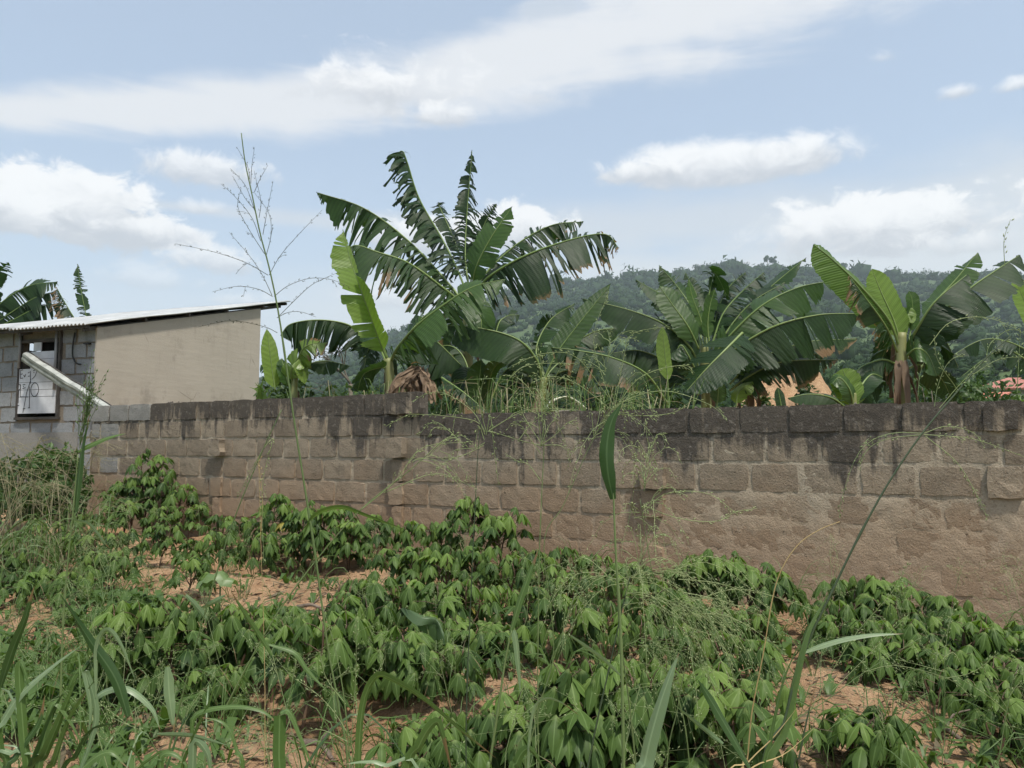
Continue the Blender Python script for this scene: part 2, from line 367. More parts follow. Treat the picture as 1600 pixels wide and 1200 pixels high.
def plaster():
    m, t, p, o = new_mat('cement_plaster'); ps = pos(t)
    n1 = t.noise(ps, 1.6, 6, 0.6); n2 = t.noise(t.mapping(ps, (2, 2, 14)), 1.0, 4); n3 = t.noise(ps, 45, 4); n4 = t.noise(t.mapping(ps, (6, 6, 0.9)), 1.0, 5)
    c = t.mix(t.math('ADD', t.math('MULTIPLY', n1, 0.6), t.math('MULTIPLY', n2, 0.4)), (0.36, 0.32, 0.265), (0.47, 0.42, 0.355))
    sp = t.node('ShaderNodeSeparateXYZ'); t.link(ps, sp.inputs[0]); sp_z = sp.outputs[2]
    c = t.mix(t.math('MULTIPLY', t.smooth(n4, 0.55, 0.78), 0.3), c, (0.22, 0.195, 0.165))
    vor = t.node('ShaderNodeTexVoronoi'); vor.feature = 'DISTANCE_TO_EDGE'; t.link(t.mapping(ps, (0.9, 0.9, 0.7)), vor.inputs['Vector']); vor.inputs['Scale'].default_value = 1.1
    crk = t.math('MULTIPLY', t.smooth(vor.outputs['Distance'], 0.010, 0.0), t.smooth(t.noise(ps, 1.3, 3), 0.52, 0.62))
    c = t.mix(t.math('MULTIPLY', crk, 0.55), c, (0.13, 0.115, 0.095))
    low = t.math('MULTIPLY', t.smooth(t.math('MULTIPLY_ADD', t.math('SUBTRACT', n1, 0.5), 1.2, sp_z), 2.6, 1.9), 0.35)
    c = t.mix(low, c, (0.27, 0.215, 0.155))
    c = t.mix(t.math('MULTIPLY', t.smooth(t.noise(ps, 1.9, 5, 0.7), 0.54, 0.72), 0.45), c, (0.20, 0.175, 0.145))
    t.link(c, p.inputs['Base Color']); p.inputs['Roughness'].default_value = 0.92; p.inputs['Specular IOR Level'].default_value = 0.15
    bump(t, p, t.math('ADD', n2, t.math('MULTIPLY', n3, 0.4)), 0.35, 0.01); return m
M['plaster'] = plaster()
def plain(name, c1, c2, rough=0.6, scale=8, metal=0.0, bs=0.2, stretch=(1, 1, 1)):
    m, t, p, o = new_mat(name); ps = pos(t)
    n = t.noise(t.mapping(ps, stretch), scale, 5, 0.6)
    t.link(t.mix(t.smooth(n, 0.3, 0.7), c1, c2), p.inputs['Base Color']); p.inputs['Roughness'].default_value = rough; p.inputs['Metallic'].default_value = metal
    bump(t, p, n, bs, 0.004); return m
M['zinc'] = plain('zinc_sheet', (0.33, 0.34, 0.34), (0.50, 0.51, 0.51), 0.5, 2.5, 0.0, 0.05)
M['zinc_dull'] = plain('dull_zinc_sheet', (0.28, 0.29, 0.27), (0.44, 0.45, 0.42), 0.5, 6, 0.0, 0.1)
M['zinc_shaded'] = plain('shaded_zinc_sheet', (0.17, 0.18, 0.155), (0.30, 0.31, 0.27), 0.5, 7, 0.0, 0.1)  # shaded copy of the dull zinc, for the hanging face
M['timber'] = plain('timber', (0.10, 0.085, 0.07), (0.19, 0.165, 0.135), 0.8, 6, 0, 0.3, (1, 1, 4))
M['timber_dark'] = plain('timber_dark', (0.045, 0.04, 0.038), (0.09, 0.08, 0.07), 0.8, 6, 0, 0.3)
M['post'] = plain('grey_post', (0.20, 0.20, 0.20), (0.30, 0.30, 0.30), 0.6, 6)
M['board'] = plain('white_board', (0.50, 0.51, 0.54), (0.64, 0.65, 0.68), 0.6, 4, 0, 0.05)
M['ink'] = plain('black_marker', (0.03, 0.03, 0.035), (0.06, 0.06, 0.07), 0.7)
M['interior_shade'] = plain('interior_shade_panel', (0.012, 0.012, 0.014), (0.02, 0.02, 0.022), 0.9)  # near-black colour standing for the shade of the unlit room
M['cable'] = plain('black_cable', (0.015, 0.015, 0.015), (0.03, 0.03, 0.03), 0.5)
M['red_roof'] = plain('red_roof', (0.30, 0.115, 0.085), (0.42, 0.17, 0.13), 0.6, 1.5)
M['orange_roof'] = plain('orange_roof', (0.50, 0.17, 0.11), (0.58, 0.22, 0.15), 0.6, 1.5)
M['pale_wall'] = plain('pale_wall', (0.35, 0.32, 0.28), (0.45, 0.41, 0.36), 0.8, 1.5)
M['cream'] = plain('cream_sheet', (0.60, 0.58, 0.44), (0.72, 0.70, 0.55), 0.55, 2)
M['twig'] = plain('twig', (0.11, 0.085, 0.065), (0.20, 0.155, 0.12), 0.85, 14)

def soil():
    m, t, p, o = new_mat('sandy_soil'); ps = pos(t)
    n1 = t.noise(ps, 1.1, 6, 0.6); n2 = t.noise(ps, 9, 6, 0.65); n3 = t.noise(ps, 70, 4, 0.7); n4 = t.noise(ps, 2.6, 5, 0.6)
    c = t.mix(t.smooth(t.math('ADD', t.math('MULTIPLY', n1, 0.5), t.math('MULTIPLY', n2, 0.5)), 0.32, 0.68), (0.31, 0.180, 0.098), (0.52, 0.345, 0.210))
    c = t.mix(t.math('MULTIPLY', t.smooth(n4, 0.55, 0.72), 0.6), c, (0.215, 0.135, 0.085))
    c = t.mix(t.math('MULTIPLY', t.smooth(n3, 0.55, 0.7), 0.5), c, (0.24, 0.165, 0.11))
    t.link(c, p.inputs['Base Color']); p.inputs['Roughness'].default_value = 1.0; p.inputs['Specular IOR Level'].default_value = 0.1
    bump(t, p, t.math('ADD', t.math('MULTIPLY', n2, 1.2), t.math('MULTIPLY', n3, 0.5)), 1.0, 0.05); return m
M['soil'] = soil()
def hillside():
    m, t, p, o = new_mat('hillside_scrub'); ps = pos(t)
    n1 = t.noise(ps, 0.012, 6, 0.6); n2 = t.noise(ps, 0.12, 5, 0.65)
    c = t.mix(n2, (0.035, 0.065, 0.022), (0.085, 0.125, 0.042))
    c = t.mix(t.math('MULTIPLY', t.smooth(n1, 0.60, 0.72), 0.55), c, (0.17, 0.145, 0.075))
    t.link(c, p.inputs['Base Color']); p.inputs['Roughness'].default_value = 1.0
    bump(t, p, n2, 1.0, 2.0); return m
M['hill'] = hillside()

# ------------------------------------------------------------------ terrain
RIDGE = [(-1600, 640), (-400, 622), (200, 612), (400, 600), (480, 586), (520, 562), (580, 540), (640, 512), (700, 494), (770, 466), (850, 451), (950, 437), (1050, 430), (1120, 424),
         (1210, 421), (1300, 429), (1400, 438), (1500, 437), (1600, 434), (2000, 440), (2600, 520)]
_ra = [direction(a, b)[0] for a, b in RIDGE]; _re = [math.tan(direction(a, b)[1]) for a, b in RIDGE]
RR = 900.0
def hill_h(x, y):
    r = np.hypot(x, y); a = np.arctan2(x, y)
    e = np.interp(a, _ra, _re, left=0.05, right=0.05)
    tt = r / RR
    rise = np.where(tt < 1, tt ** 1.5, 1 - 0.35 * (tt - 1))
    bumps = 5.0 * fbm(x / 90, y / 90, 3, 3) * np.clip((r - 60) / 300, 0, 1)
    return RR * e * rise + bumps * np.clip(1.6 - tt, 0.2, 1)
def field_z(x, y):
    x = np.asarray(x, float); y = np.asarray(y, float)
    yy = np.clip(y, -6, 12.5)
    return 1.6 - 1.56 + 0.045 * yy + 0 * x
def gz(x, y):
    x = np.asarray(x, float); y = np.asarray(y, float)
    z = field_z(x, y)
    ridges = 0.055 * np.sin((y * 0.9 + x * 0.45) * 5.2 + 1.2 * vnoise(x * 0.6, y * 0.6, 5)) 
    z = z + (ridges + 0.05 * fbm(x * 0.9, y * 0.9, 11, 3) + 0.026 * fbm(x * 5, y * 5, 21, 4)) * np.clip((13 - y) / 2, 0, 1)
    z = z + 0.10 * np.exp(-(((x - 1.85) / 0.6) ** 2 + ((y - 3.95) / 0.4) ** 2))      # the bare mound at the right
    r = np.hypot(x, y); k = np.clip((r - 14) / 30, 0, 1); k = k * k * (3 - 2 * k)
    return z + hill_h(x, y) * k
xs = np.arange(-9.5, 8.6, 0.055); ys = np.arange(0.2, 13.6, 0.055)
X, Y = np.meshgrid(xs, ys); Z = gz(X, Y)
n, m = X.shape; idx = np.arange(n * m).reshape(n, m)
F4 = np.stack([idx[:-1, :-1], idx[:-1, 1:], idx[1:, 1:], idx[1:, :-1]], -1).reshape(-1, 4)
fast_mesh('field_ground', np.stack([X, Y, Z], -1).reshape(-1, 3), F4, M['soil'], True, 'structure')
azs = np.concatenate([np.linspace(-math.pi, -0.75, 50)[:-1], np.linspace(-0.75, 0.75, 260), np.linspace(0.75, math.pi, 50)[1:]])
rs = np.concatenate([np.linspace(0.0, 13, 6), np.geomspace(16, 900, 80), np.linspace(930, 1500, 10)])
A, RD = np.meshgrid(azs, rs); X, Y = RD * np.sin(A), RD * np.cos(A)
Z = gz(X, Y) - np.clip((20 - RD) / 8, 0, 1) * 0.35
n, m = X.shape; idx = np.arange(n * m).reshape(n, m)
F4 = np.stack([idx[:-1, :-1], idx[1:, :-1], idx[1:, 1:], idx[:-1, 1:]], -1).reshape(-1, 4)[:, ::-1]
fast_mesh('hills', np.stack([X, Y, Z], -1).reshape(-1, 3), F4, M['hill'], True, 'structure')
def ground_at(px, Y_):
    x = (px - 800) / F * Y_ * CP
    return np.array([x, Y_, float(gz(x, Y_))])

# air
hzb = MB(); hzb.box((-1700, -300, -3), (3400, 0, 0), (0, 2000, 0), (0, 0, 330))
hm = bpy.data.materials.new('haze_air'); hm.use_nodes = True; ht = NT(hm.node_tree); ht.n.clear()
ho = ht.node('ShaderNodeOutputMaterial'); hv = ht.node('ShaderNodeVolumePrincipled'); ht.link(hv.outputs[0], ho.inputs['Volume'])
hv.inputs['Color'].default_value = (0.80, 0.90, 1.0, 1); hv.inputs['Density'].default_value = 0.00028; hv.inputs['Anisotropy'].default_value = 0.2
hz_o = hzb.build('haze', hm, smooth=False); hz_o['kind'] = 'stuff'

# ------------------------------------------------------------------ boundary wall
W0 = np.array([-4.99, 10.5, 0.0]); WU = np.array([0.8705, -0.4922, 0.0]); WN = np.array([-0.4922, -0.8705, 0.0])   # along, and towards the field
def wp(s, h, d=0.0): return W0 + WU * s + WN * d + np.array([0, 0, 1.6 + h])
def wall_hit(px, py):
    d = P(px, py, 1.0) - EYE
    k = np.dot(W0 - EYE, WN) / np.dot(d, WN); q = EYE + d * k
    return float(np.dot(q - W0, WU)), float(q[2] - 1.6)
LV = [0.575, 0.335, 0.100, -0.140, -0.390, -0.635, -0.880, -1.120, -1.36, -1.6]
S_L, S_STEP, S_R = wall_hit(143, 690)[0], wall_hit(657, 630)[0], 13.2
base_loc = wp(S_L, -0.9)
wall = thing('boundary_wall', base_loc, 'long weathered sandcrete block wall crossing the field in front of the banana plants', 'wall')
body = MB()
def slab(s0, s1, h0, h1, step=0.022):
    ns, nh = int((s1 - s0) / step), int((h1 - h0) / step)
    S, H = np.meshgrid(np.linspace(s0, s1, ns), np.linspace(h0, h1, nh))
    right = np.clip((S - 6.2) / 2.0, 0, 1) * np.clip((-0.36 - H) / 0.06, 0, 1)     # eroded flush at the right, low down
    D = 0.005 * fbm(S * 7, H * 9, 31, 3) + 0.0035 * vnoise(S * 34, H * 34, 35) + 0.004 * right
    edge = (H > h1 - 0.02); D = np.where(edge, D - 0.006, D)
    G = np.stack([W0[0] + WU[0] * S + WN[0] * D, W0[1] + WU[1] * S + WN[1] * D, 1.6 + H], -1)
    body.grid(G[:, ::-1])
    a, b, c, d = wp(s0, h0, -.14), wp(s1, h0, -.14), wp(s1, h1, -.14), wp(s0, h1, -.14)
    fr = [G[0, 0], G[0, -1], G[-1, -1], G[-1, 0]]
    body.add([a, b, c, d], [(0, 1, 2, 3)])
    body.add([fr[3], fr[2], c, d], [(0, 1, 2, 3)]); body.add([fr[0], fr[3], d, a], [(0, 1, 2, 3)]); body.add([fr[2], fr[1], b, c], [(0, 1, 2, 3)])
slab(S_L, S_STEP, -1.6, LV[0] - 0.012); slab(S_STEP, S_R, -1.6, LV[1] - 0.012)
body.build('mortar', M['mortar'], wall)
def block_mesh(s0, s1, h0, h1, proud, depth, rough=0.004, seed=0, round_=0.005):
    r = np.random.default_rng(seed); nx, ny = max(3, int((s1 - s0) / 0.06)), 4
    mb = MB()
    S, H = np.meshgrid(np.linspace(s0, s1, nx + 1), np.linspace(h0, h1, ny + 1))
    S = S + r.normal(0, rough, S.shape); H = H + r.normal(0, rough * 0.8, H.shape)
    for (i, j, a, b) in ((0, 0, 1, 1), (0, -1, -1, 1), (-1, 0, 1, -1), (-1, -1, -1, -1)):
        S[i, j] += a * round_ * r.uniform(.3, 1.6); H[i, j] += b * round_ * r.uniform(.3, 1.6)
    D = np.full(S.shape, proud) + r.normal(0, 0.0011, S.shape)
    D[0] -= 0.002; D[-1] -= 0.002; D[:, 0] -= 0.002; D[:, -1] -= 0.002
    if proud > 0.03: D += r.normal(0, 0.0016, S.shape)
    G = np.stack([W0[0] + WU[0] * S + WN[0] * D, W0[1] + WU[1] * S + WN[1] * D, 1.6 + H], -1)
    mb.grid(G[:, ::-1])
    rim = [G[0, j] for j in range(nx + 1)] + [G[i, nx] for i in range(1, ny + 1)] + [G[ny, j] for j in range(nx - 1, -1, -1)] + [G[i, 0] for i in range(ny - 1, 0, -1)]
    rim = np.array(rim); k = len(rim); back = rim - WN * (proud + depth)
    mb.add(np.vstack([rim, back]), [(i, (i + 1) % k, (i + 1) % k + k, i + k)[::-1] for i in range(k)])
    return mb
sx = lambda px, py: wall_hit(px, py)[0]
top_l = [sx(p, 650 - (p - 142) * 0.04) for p in (142, 172, 202, 236, 271, 309, 330, 360, 395, 437, 477, 522, 570, 603, 657)]
piers = [sx(345, 702), sx(625, 700), sx(1025, 735), sx(1568, 700)]
bi = 0
for c in range(len(LV) - 1):
    h1, h0 = LV[c], LV[c + 1]
    if c == 0: cuts = top_l
    else:
        cuts = [S_L - 0.01]; s = S_L + (0.22 if c % 2 else 0.40)
        while s < S_R - 0.1:
            cuts.append(s); s += 0.425 + rng.uniform(-0.03, 0.03)
        cuts.append(S_R)
    for a, b in zip(cuts[:-1], cuts[1:]):
        px_mid = 800 + F * wp((a + b) / 2, 0)[0] / wp((a + b) / 2, 0)[1]
        if c >= 8 and px_mid < 900: continue
        if px_mid > 1720: continue
        gap = rng.uniform(0.013, 0.026); gv = rng.uniform(0.012, 0.020)
        flush = min(max(((a + b) / 2 - 5.0) / 2.5, 0), 1) if c >= 4 else (0.5 * min(max(((a + b) / 2 - 6.5) / 2.0, 0), 1) if c >= 2 else 0)
        proud = (0.012 + rng.uniform(-0.004, 0.008)) * (1 - 0.68 * flush); mt = M['block']; nm = 'block'
        a2, b2 = a + gap, b - gap
        if c == 0 and b < sx(240, 645): mt = M['grey_block']; 
        if c in (1, 2, 3, 4) and b < sx(215, 700) and rng.random() < 0.35: mt = M['grey_block']
        hh1, hh0 = h1 - (0.0 if c == 0 or (c == 1 and a > S_STEP) else gv), h0 + gv
        dep = 0.15 if (c == 0 or (c == 1 and b > S_STEP - 0.1)) else 0.05
        if c == 1 and a < S_STEP < b: a2 = a + gap
        o = block_mesh(a2, b2, hh0, hh1, proud, dep, 0.0032 + 0.003 * flush, 100 + bi).build('block', mt, wall, smooth=False); bi += 1
# toothing stubs and the broken end of the old cross wall
for ps, rows in ((piers[0], (2,)), (piers[1], (2,)), (piers[2], (3,)), (piers[3], (1, 3))):
    for c in rows:
        o = block_mesh(ps - 0.115, ps + 0.10, LV[c + 1] + 0.012, LV[c] - 0.01, 0.105 if ps != piers[3] else 0.04, 0.03, 0.005, 900 + bi).build('projecting_block', M['block'], wall, smooth=False); bi += 1
    for c in range(2 if ps == piers[1] else 4, 9):
        if c in rows: continue
        if rng.random() < (1.0 if ps == piers[1] else 0.0 if ps == piers[3] else 0.6):
            o = block_mesh(ps - (0.07 if c % 2 else 0.12), ps + 0.07, LV[c + 1] + 0.006, LV[c] - 0.008, 0.05, 0.03, 0.006, 900 + bi).build('broken_block_stub', M['block'], wall, smooth=False); bi += 1
o = block_mesh(sx(606, 630), sx(662, 630), LV[1] + 0.012, LV[0] + 0.004, 0.075, 0.03, 0.006, 1999).build('projecting_block', M['block'], wall, smooth=False)
# ragged end
for i in range(10):
    h1 = LV[0] - 0.245 * i * 0.72; s1 = S_L + 0.02; s0 = S_L - rng.uniform(0.02, 0.12)
    block_mesh(s0, s1, h1 - 0.165, h1, 0.0 - rng.uniform(0, 0.05), 0.06, 0.012, 3000 + i).build('broken_end', M['grey_block'] if i % 3 == 1 else M['mortar'], wall)
# crumbs of mortar lying on the wall top and in the bed under the grey blocks
mb = MB()
for i in range(46):
    if i < 24: s, h, d = rng.uniform(S_L, sx(240, 668)), LV[1] + rng.normal(0, 0.012), 0.004
    elif i < 32: s, h, d = sx(265, 640) + rng.normal(0, 0.08), LV[0] + 0.012, -0.05
    else: s, h, d = rng.uniform(S_STEP, S_R), LV[1] + 0.004, -rng.uniform(0.0, 0.12)
    c = wp(s, h, d); q = rng.uniform(0.010, 0.026)
    V = [c + q * np.array(v) * rng.uniform(.5, 1.2, 3) for v in ((1, 0, 0), (-1, 0, 0), (0, 1, 0), (0, -1, 0), (0, 0, .7), (0, 0, -.7))]
    mb.add(V, [(0, 2, 4), (2, 1, 4), (1, 3, 4), (3, 0, 4), (2, 0, 5), (1, 2, 5), (3, 1, 5), (0, 3, 5)])
o = mb.build('mortar_crumbs', M['mortar'], wall, smooth=False); o['kind'] = 'stuff'

# ------------------------------------------------------------------ house
HC = np.array([-6.55, 12.0, 1.6]); HA = np.array([-0.9422, 0.335, 0.0]); HB = np.array([0.335, 0.9422, 0.0])   # along the front, along the side
NA, NB = -HB, -HA
SL, RT = 0.247, 1.91
def hp(a, b, h, out_=0.0, side=0.0): return HC + HA * a + HB * b + NA * out_ + NB * side + np.array([0, 0, h])
house = thing('house', hp(0, 0, -0.75), 'low house with plastered side wall, bare block front and white sheet roof', 'house')
FRONT, DEPTH = 4.2, 3.97
mb = MB()   # side wall, plastered: quad with the roof slope, and thickness
q = [hp(0, 0, -0.9), hp(0, DEPTH, -0.9), hp(0, DEPTH, RT + SL * DEPTH - .05), hp(0, 0, RT - .05)]
G = []
for j in range(25):
    row = []
    for i in range(41):
        b = DEPTH * i / 40; h = -0.9 + (RT + SL * b - .05 + 0.9) * j / 24
        row.append(hp(0, b, h, 0, 0.018 + 0.003 * float(vnoise(b * 2, h * 2, 4))))
    G.append(row)
G = np.array(G); mb.grid(G)
edge = G[:, 0]; mb.grid(np.stack([edge - NB * 0.035, edge], 1))
edge = G[:, -1]; mb.grid(np.stack([edge, edge - NB * 0.2], 1))
mb.build('plastered_wall', M['plaster'], house)
mb = MB()
mb.box(hp(0.0, 0.02, -0.9, 0, -0.0), HA * 0.72, HB * 0.15, (0, 0, RT + 0.9 - 0.02))
mb.box(hp(1.64, 0.02, -0.9), HA * (FRONT - 1.64), HB * 0.15, (0, 0, RT + 0.9 - 0.02))
mb.box(hp(0.72, 0.02, -0.9), HA * 0.92, HB * 0.15, (0, 0, 0.9 + 0.47))
mb.box(hp(0.72, 0.02, 1.74), HA * 0.92, HB * 0.15, (0, 0, RT - 1.74 - 0.02))
mb.box(hp(FRONT, 0.17, -0.9), HA * -0.15, HB * (DEPTH - 0.17), (0, 0, RT + 0.9))
mb.box(hp(0.002, DEPTH - 0.15, -0.9), HA * (FRONT - 0.16), HB * 0.15, (0, 0, RT + SL * (DEPTH - .15) + 0.85))
mb.build('front_wall', M['house_mortar'], house, smooth=False)
mb = MB(); mb.box(hp(0.72, 0.40, 0.3), HA * 0.95, HB * 0.02, (0, 0, 1.6)); mb.build('interior_shade_panel', M['interior_shade'], house, smooth=False)  # panel added behind the openings, room's darkness painted into its colour
k = 0
for c in range(11):
    h0 = -0.85 + c * 0.25; h1 = h0 + 0.222
    if h0 > RT - 0.1: break
    a = -0.03 - (0.22 if c % 2 else 0.0)
    while a < 3.3:
        a0, a1 = max(a + rng.uniform(0, .012), 0.012), a + 0.43 - rng.uniform(0.0, .02); a += 0.46
        if a1 < 0.08: continue
        segs = [(a0, a1)]
        if h1 > 0.47 and h0 < 1.74: segs = [(max(a0, l), min(a1, r_)) for l, r_ in ((0, 0.715), (1.645, 9)) if min(a1, r_) - max(a0, l) > 0.05]
        for (p0, p1) in segs:
            mb = MB(); r = np.random.default_rng(5000 + k); k += 1
            S, H = np.meshgrid(np.linspace(p0, p1, 5), np.linspace(h0, min(h1, RT - 0.03), 4))
            S = S + r.normal(0, 0.005, S.shape); H = H + r.normal(0, 0.005, H.shape)
            D = -0.012 + r.uniform(-.003, .004) + r.normal(0, 0.002, S.shape)
            G = HC + S[..., None] * HA + H[..., None] * np.array([0, 0, 1.0]) - NA * D[..., None]*1.0 - NA * 0.0
            G = HC + S[..., None] * HA + H[..., None] * np.array([0, 0, 1.0]) + NA * (-0.02 - D[..., None])
            mb.grid(G)
            rim = np.array([G[0, j] for j in range(5)] + [G[i, 4] for i in range(1, 4)] + [G[3, j] for j in range(3, -1, -1)] + [G[i, 0] for i in range(2, 0, -1)])
            n_ = len(rim); mb.add(np.vstack([rim, rim - NA * 0.04]), [(i, (i + 1) % n_, (i + 1) % n_ + n_, i + n_) for i in range(n_)])
            mb.build('house_block', M['house_block'], house)
# lower cement skirt below the window
mb = MB(); mb.box(hp(0.3, 0.0, -0.9, 0.012), HA * 2.6, NA * -0.02, (0, 0, 1.12)); mb.build('cement_skirt', M['grey_block'], house, smooth=False)
# window with its posts, boards and handwriting
win = MB()
for (a, h0, h1) in ((0.72, 0.45, RT - 0.06), (1.64, 0.45, RT - 0.06)):
    win.box(hp(a, 0, h0, 0.03), HA * (0.035 if a < 1 else -0.035), NA * -0.06, (0, 0, h1 - h0))
win.box(hp(0.70, 0, 0.425, 0.035), HA * 0.96, NA * -0.06, (0, 0, 0.04))
win.box(hp(0.755, 0, 1.68, 0.02), HA * 0.85, NA * -0.06, (0, 0, 0.05))
wo = win.build('window', M['timber_dark'], house, smooth=False)
mb = MB()
for a in (0.80, 1.60):
    mb.tube([hp(a, 0, 0.9 if a < 1 else 1.27, 0.035), hp(a, 0, RT - 0.03, 0.035)], 0.022, 8)
    mb.build('post', M['post'], wo); mb = MB()
# boards: (near edge a, far edge a, bottom h, top h)
def a_of(px):
    t = (px - 800) / F / CP; return (-6.55 - 12 * t) / (0.9422 + 0.335 * t)
def h_of(py, a): return float(P(800, py, 12 + 0.335 * a)[2] - 1.6)
for (pl, pr, pt_, pb) in ((27, 88.5, 576, 597), (27.3, 88.5, 597.6, 608.6), (27.5, 88.5, 609.2, 619.5), (27.4, 88.5, 620.2, 646), (47, 87.5, 549, 560.5), (47.5, 87.5, 561, 575.6), (51, 63, 533, 548.5)):
    al, ar = a_of(pl), a_of(pr); am = (al + ar) / 2
    mb = MB(); mb.box(hp(ar, 0, h_of(pb, am), 0.014 + rng.uniform(0, .003)), HA * (al - ar), NA * -0.014, (0, 0, h_of(pt_, am) - h_of(pb, am)))
    mb.build('board', M['board'], wo, smooth=False)
def ell(cx, cy, rx, ry, n=18): return [(cx + rx * math.cos(q), cy + ry * math.sin(q)) for q in np.linspace(0.3, 6.7, n)]
strokes = [[(110, 530), (113, 635)], [(178, 522), (148, 530), (150, 632), (182, 628)], [(150, 580), (176, 574)], [(190, 590), (205, 615), (215, 580)], [(246, 562), (264, 552)], [(250, 605), (268, 602)],
           [(275, 540), (285, 700)], [(312, 530), (342, 524)], [(318, 552), (324, 558)], [(362, 530), (340, 600), (305, 640)],
           ell(132, 745, 27, 38), [(157, 708), (160, 870), (258, 872)], [(138, 790), (140, 950)], [(185, 715), (216, 711)], [(190, 734), (202, 741)], [(185, 763), (222, 752)],
           [(288, 640), (240, 820), (205, 1075)], [(275, 740), (283, 1012)], ell(342, 778, 50, 88), [(132, 985), (152, 981)], [(108, 1030), (132, 1016)], [(203, 1027), (232, 1020)], [(268, 1014), (292, 1010)]]
mb = MB()
for st in strokes:
    pts = [(15 + zx / 8.28, 515 + zy / 8.28) for zx, zy in st]
    pts3 = [hp(a_of(px), 0, h_of(py, a_of(px)), 0.020) for px, py in pts]
    pts3 = np.array(pts3)
    for i in range(len(pts3) - 1):
        d = unit(pts3[i + 1] - pts3[i]); sd_ = np.cross(d, NA) * 0.0062; e = d * 0.003
        mb.add([pts3[i] - sd_ - e, pts3[i + 1] - sd_ + e, pts3[i + 1] + sd_ + e, pts3[i] + sd_ - e], [(0, 1, 2, 3)])
mb.build('handwriting', M['ink'], wo, smooth=False)
# cable and bracket on the front
mb = MB(); mb.tube(spline([hp(0.43, 0, 1.80, .02), hp(0.45, 0, 1.6, .03), hp(0.44, 0, 1.42, .03), hp(0.36, 0, 1.31, .03), hp(0.27, 0, 1.29, .02)], 14), 0.012, 6); mb.build('cable', M['cable'], house)
mb = MB(); mb.box(hp(0.10, 0, 1.60, 0.0), HA * 0.10, NA * 0.06, (0, 0, 0.025)); mb.build('bracket', M['cable'], house, smooth=False)
# roof: corrugated sheets, purlins and rafters below
OH, BACK = 0.30, DEPTH + 0.87
nsh = 6; wsh = 0.80
for i in range(nsh):
    a0 = -0.10 + i * wsh - 0.02; aa = np.linspace(a0, a0 + wsh + 0.05, 86); bb = np.linspace(-OH, BACK, 9)
    G = []
    for b in bb:
        row = []
        for a in aa:
            z = RT + SL * b + 0.045 + 0.016 * math.sin(a / 0.08 * 6.2832) + 0.004 * (i % 2) + 0.012 * float(vnoise(a * .7, b * 1.2, 6)) - (0.03 * math.exp(-((b + OH) / .12) ** 2) * (0.5 + 0.5 * math.sin(i * 2.1)))
            row.append(hp(a, b, z))
        G.append(row)
    mb = MB(); mb.grid(np.array(G))
    o = mb.build('roof_sheet', M['zinc'], house); md = o.modifiers.new('thickness', 'SOLIDIFY'); md.thickness = 0.004
for b in (-OH + 0.07, 0.9, 1.9, 2.9, DEPTH + 0.02, BACK - 0.10):
    mb = MB(); mb.box(hp(-0.06, b, RT + SL * b - 0.03), HA * 4.6, HB * 0.05, (0, 0, 0.055)); mb.build('purlin', M['timber_dark'], house, smooth=False)
for a in (0.02, 1.4, 2.8, 4.0):
    mb = MB(); s = np.array([0, 0, SL]); mb.box(hp(a, -OH + .1, RT - SL * (OH - .1) - 0.085), HA * 0.05, HB * (BACK + OH - .25) + s * (BACK + OH - .25), (0, 0, 0.055)); mb.build('rafter', M['timber_dark'], house, smooth=False)

# leaning bent sheet
lo, hi = P(171, 641, 10.98), P(36, 553, 12.22)
d = unit(hi - lo); side = unit(np.cross(d, (0, 0, 1))); side = side if side[1] < 0 else -side     # towards the field
up = unit(np.cross(side, d)); up = up if up[2] > 0 else -up
st = thing('metal_sheet', lo, 'bent grey-green metal sheet leaning from the wall end up against the boarded window', 'metal sheet')
mb = MB(); n = 26; G = []
prof = [(-0.09, 0.030), (-0.05, 0.030), (0.004, 0.004), (0.006, -0.022), (-0.006, -0.055), (0.0, -0.085), (-0.010, -0.118)]
for i in range(n):
    u = i / (n - 1); c = lo + (hi - lo) * u + up * 0.012 * float(vnoise(u * 6, 0.5, 8)); kk = 0.55 + 0.5 * min(1, (u + 0.1) * 2.5)
    G.append([c + side * (x * 0.9 + 0.006 * float(vnoise(u * 9, j, 12))) + up * (y * kk + 0.006 * float(vnoise(u * 11, j * .7, 14))) for j, (x, y) in enumerate(prof)])
Ga = np.array(G); mb.grid(Ga[:, :3], mi=1); mb.grid(Ga[:, 2:]); o = mb.build('folded_sheet', [M['zinc_shaded'], M['zinc_dull']], st, smooth=False); md = o.modifiers.new('thickness', 'SOLIDIFY'); md.thickness = 0.003  # one sheet, light painted in: brighter upturned flange, darker hanging face
mb = MB(); mb.tube([g[1] + up * 0.012 - side * .03 for g in G], 0.010, 6); mb.build('edge_batten', M['timber_dark'], st)


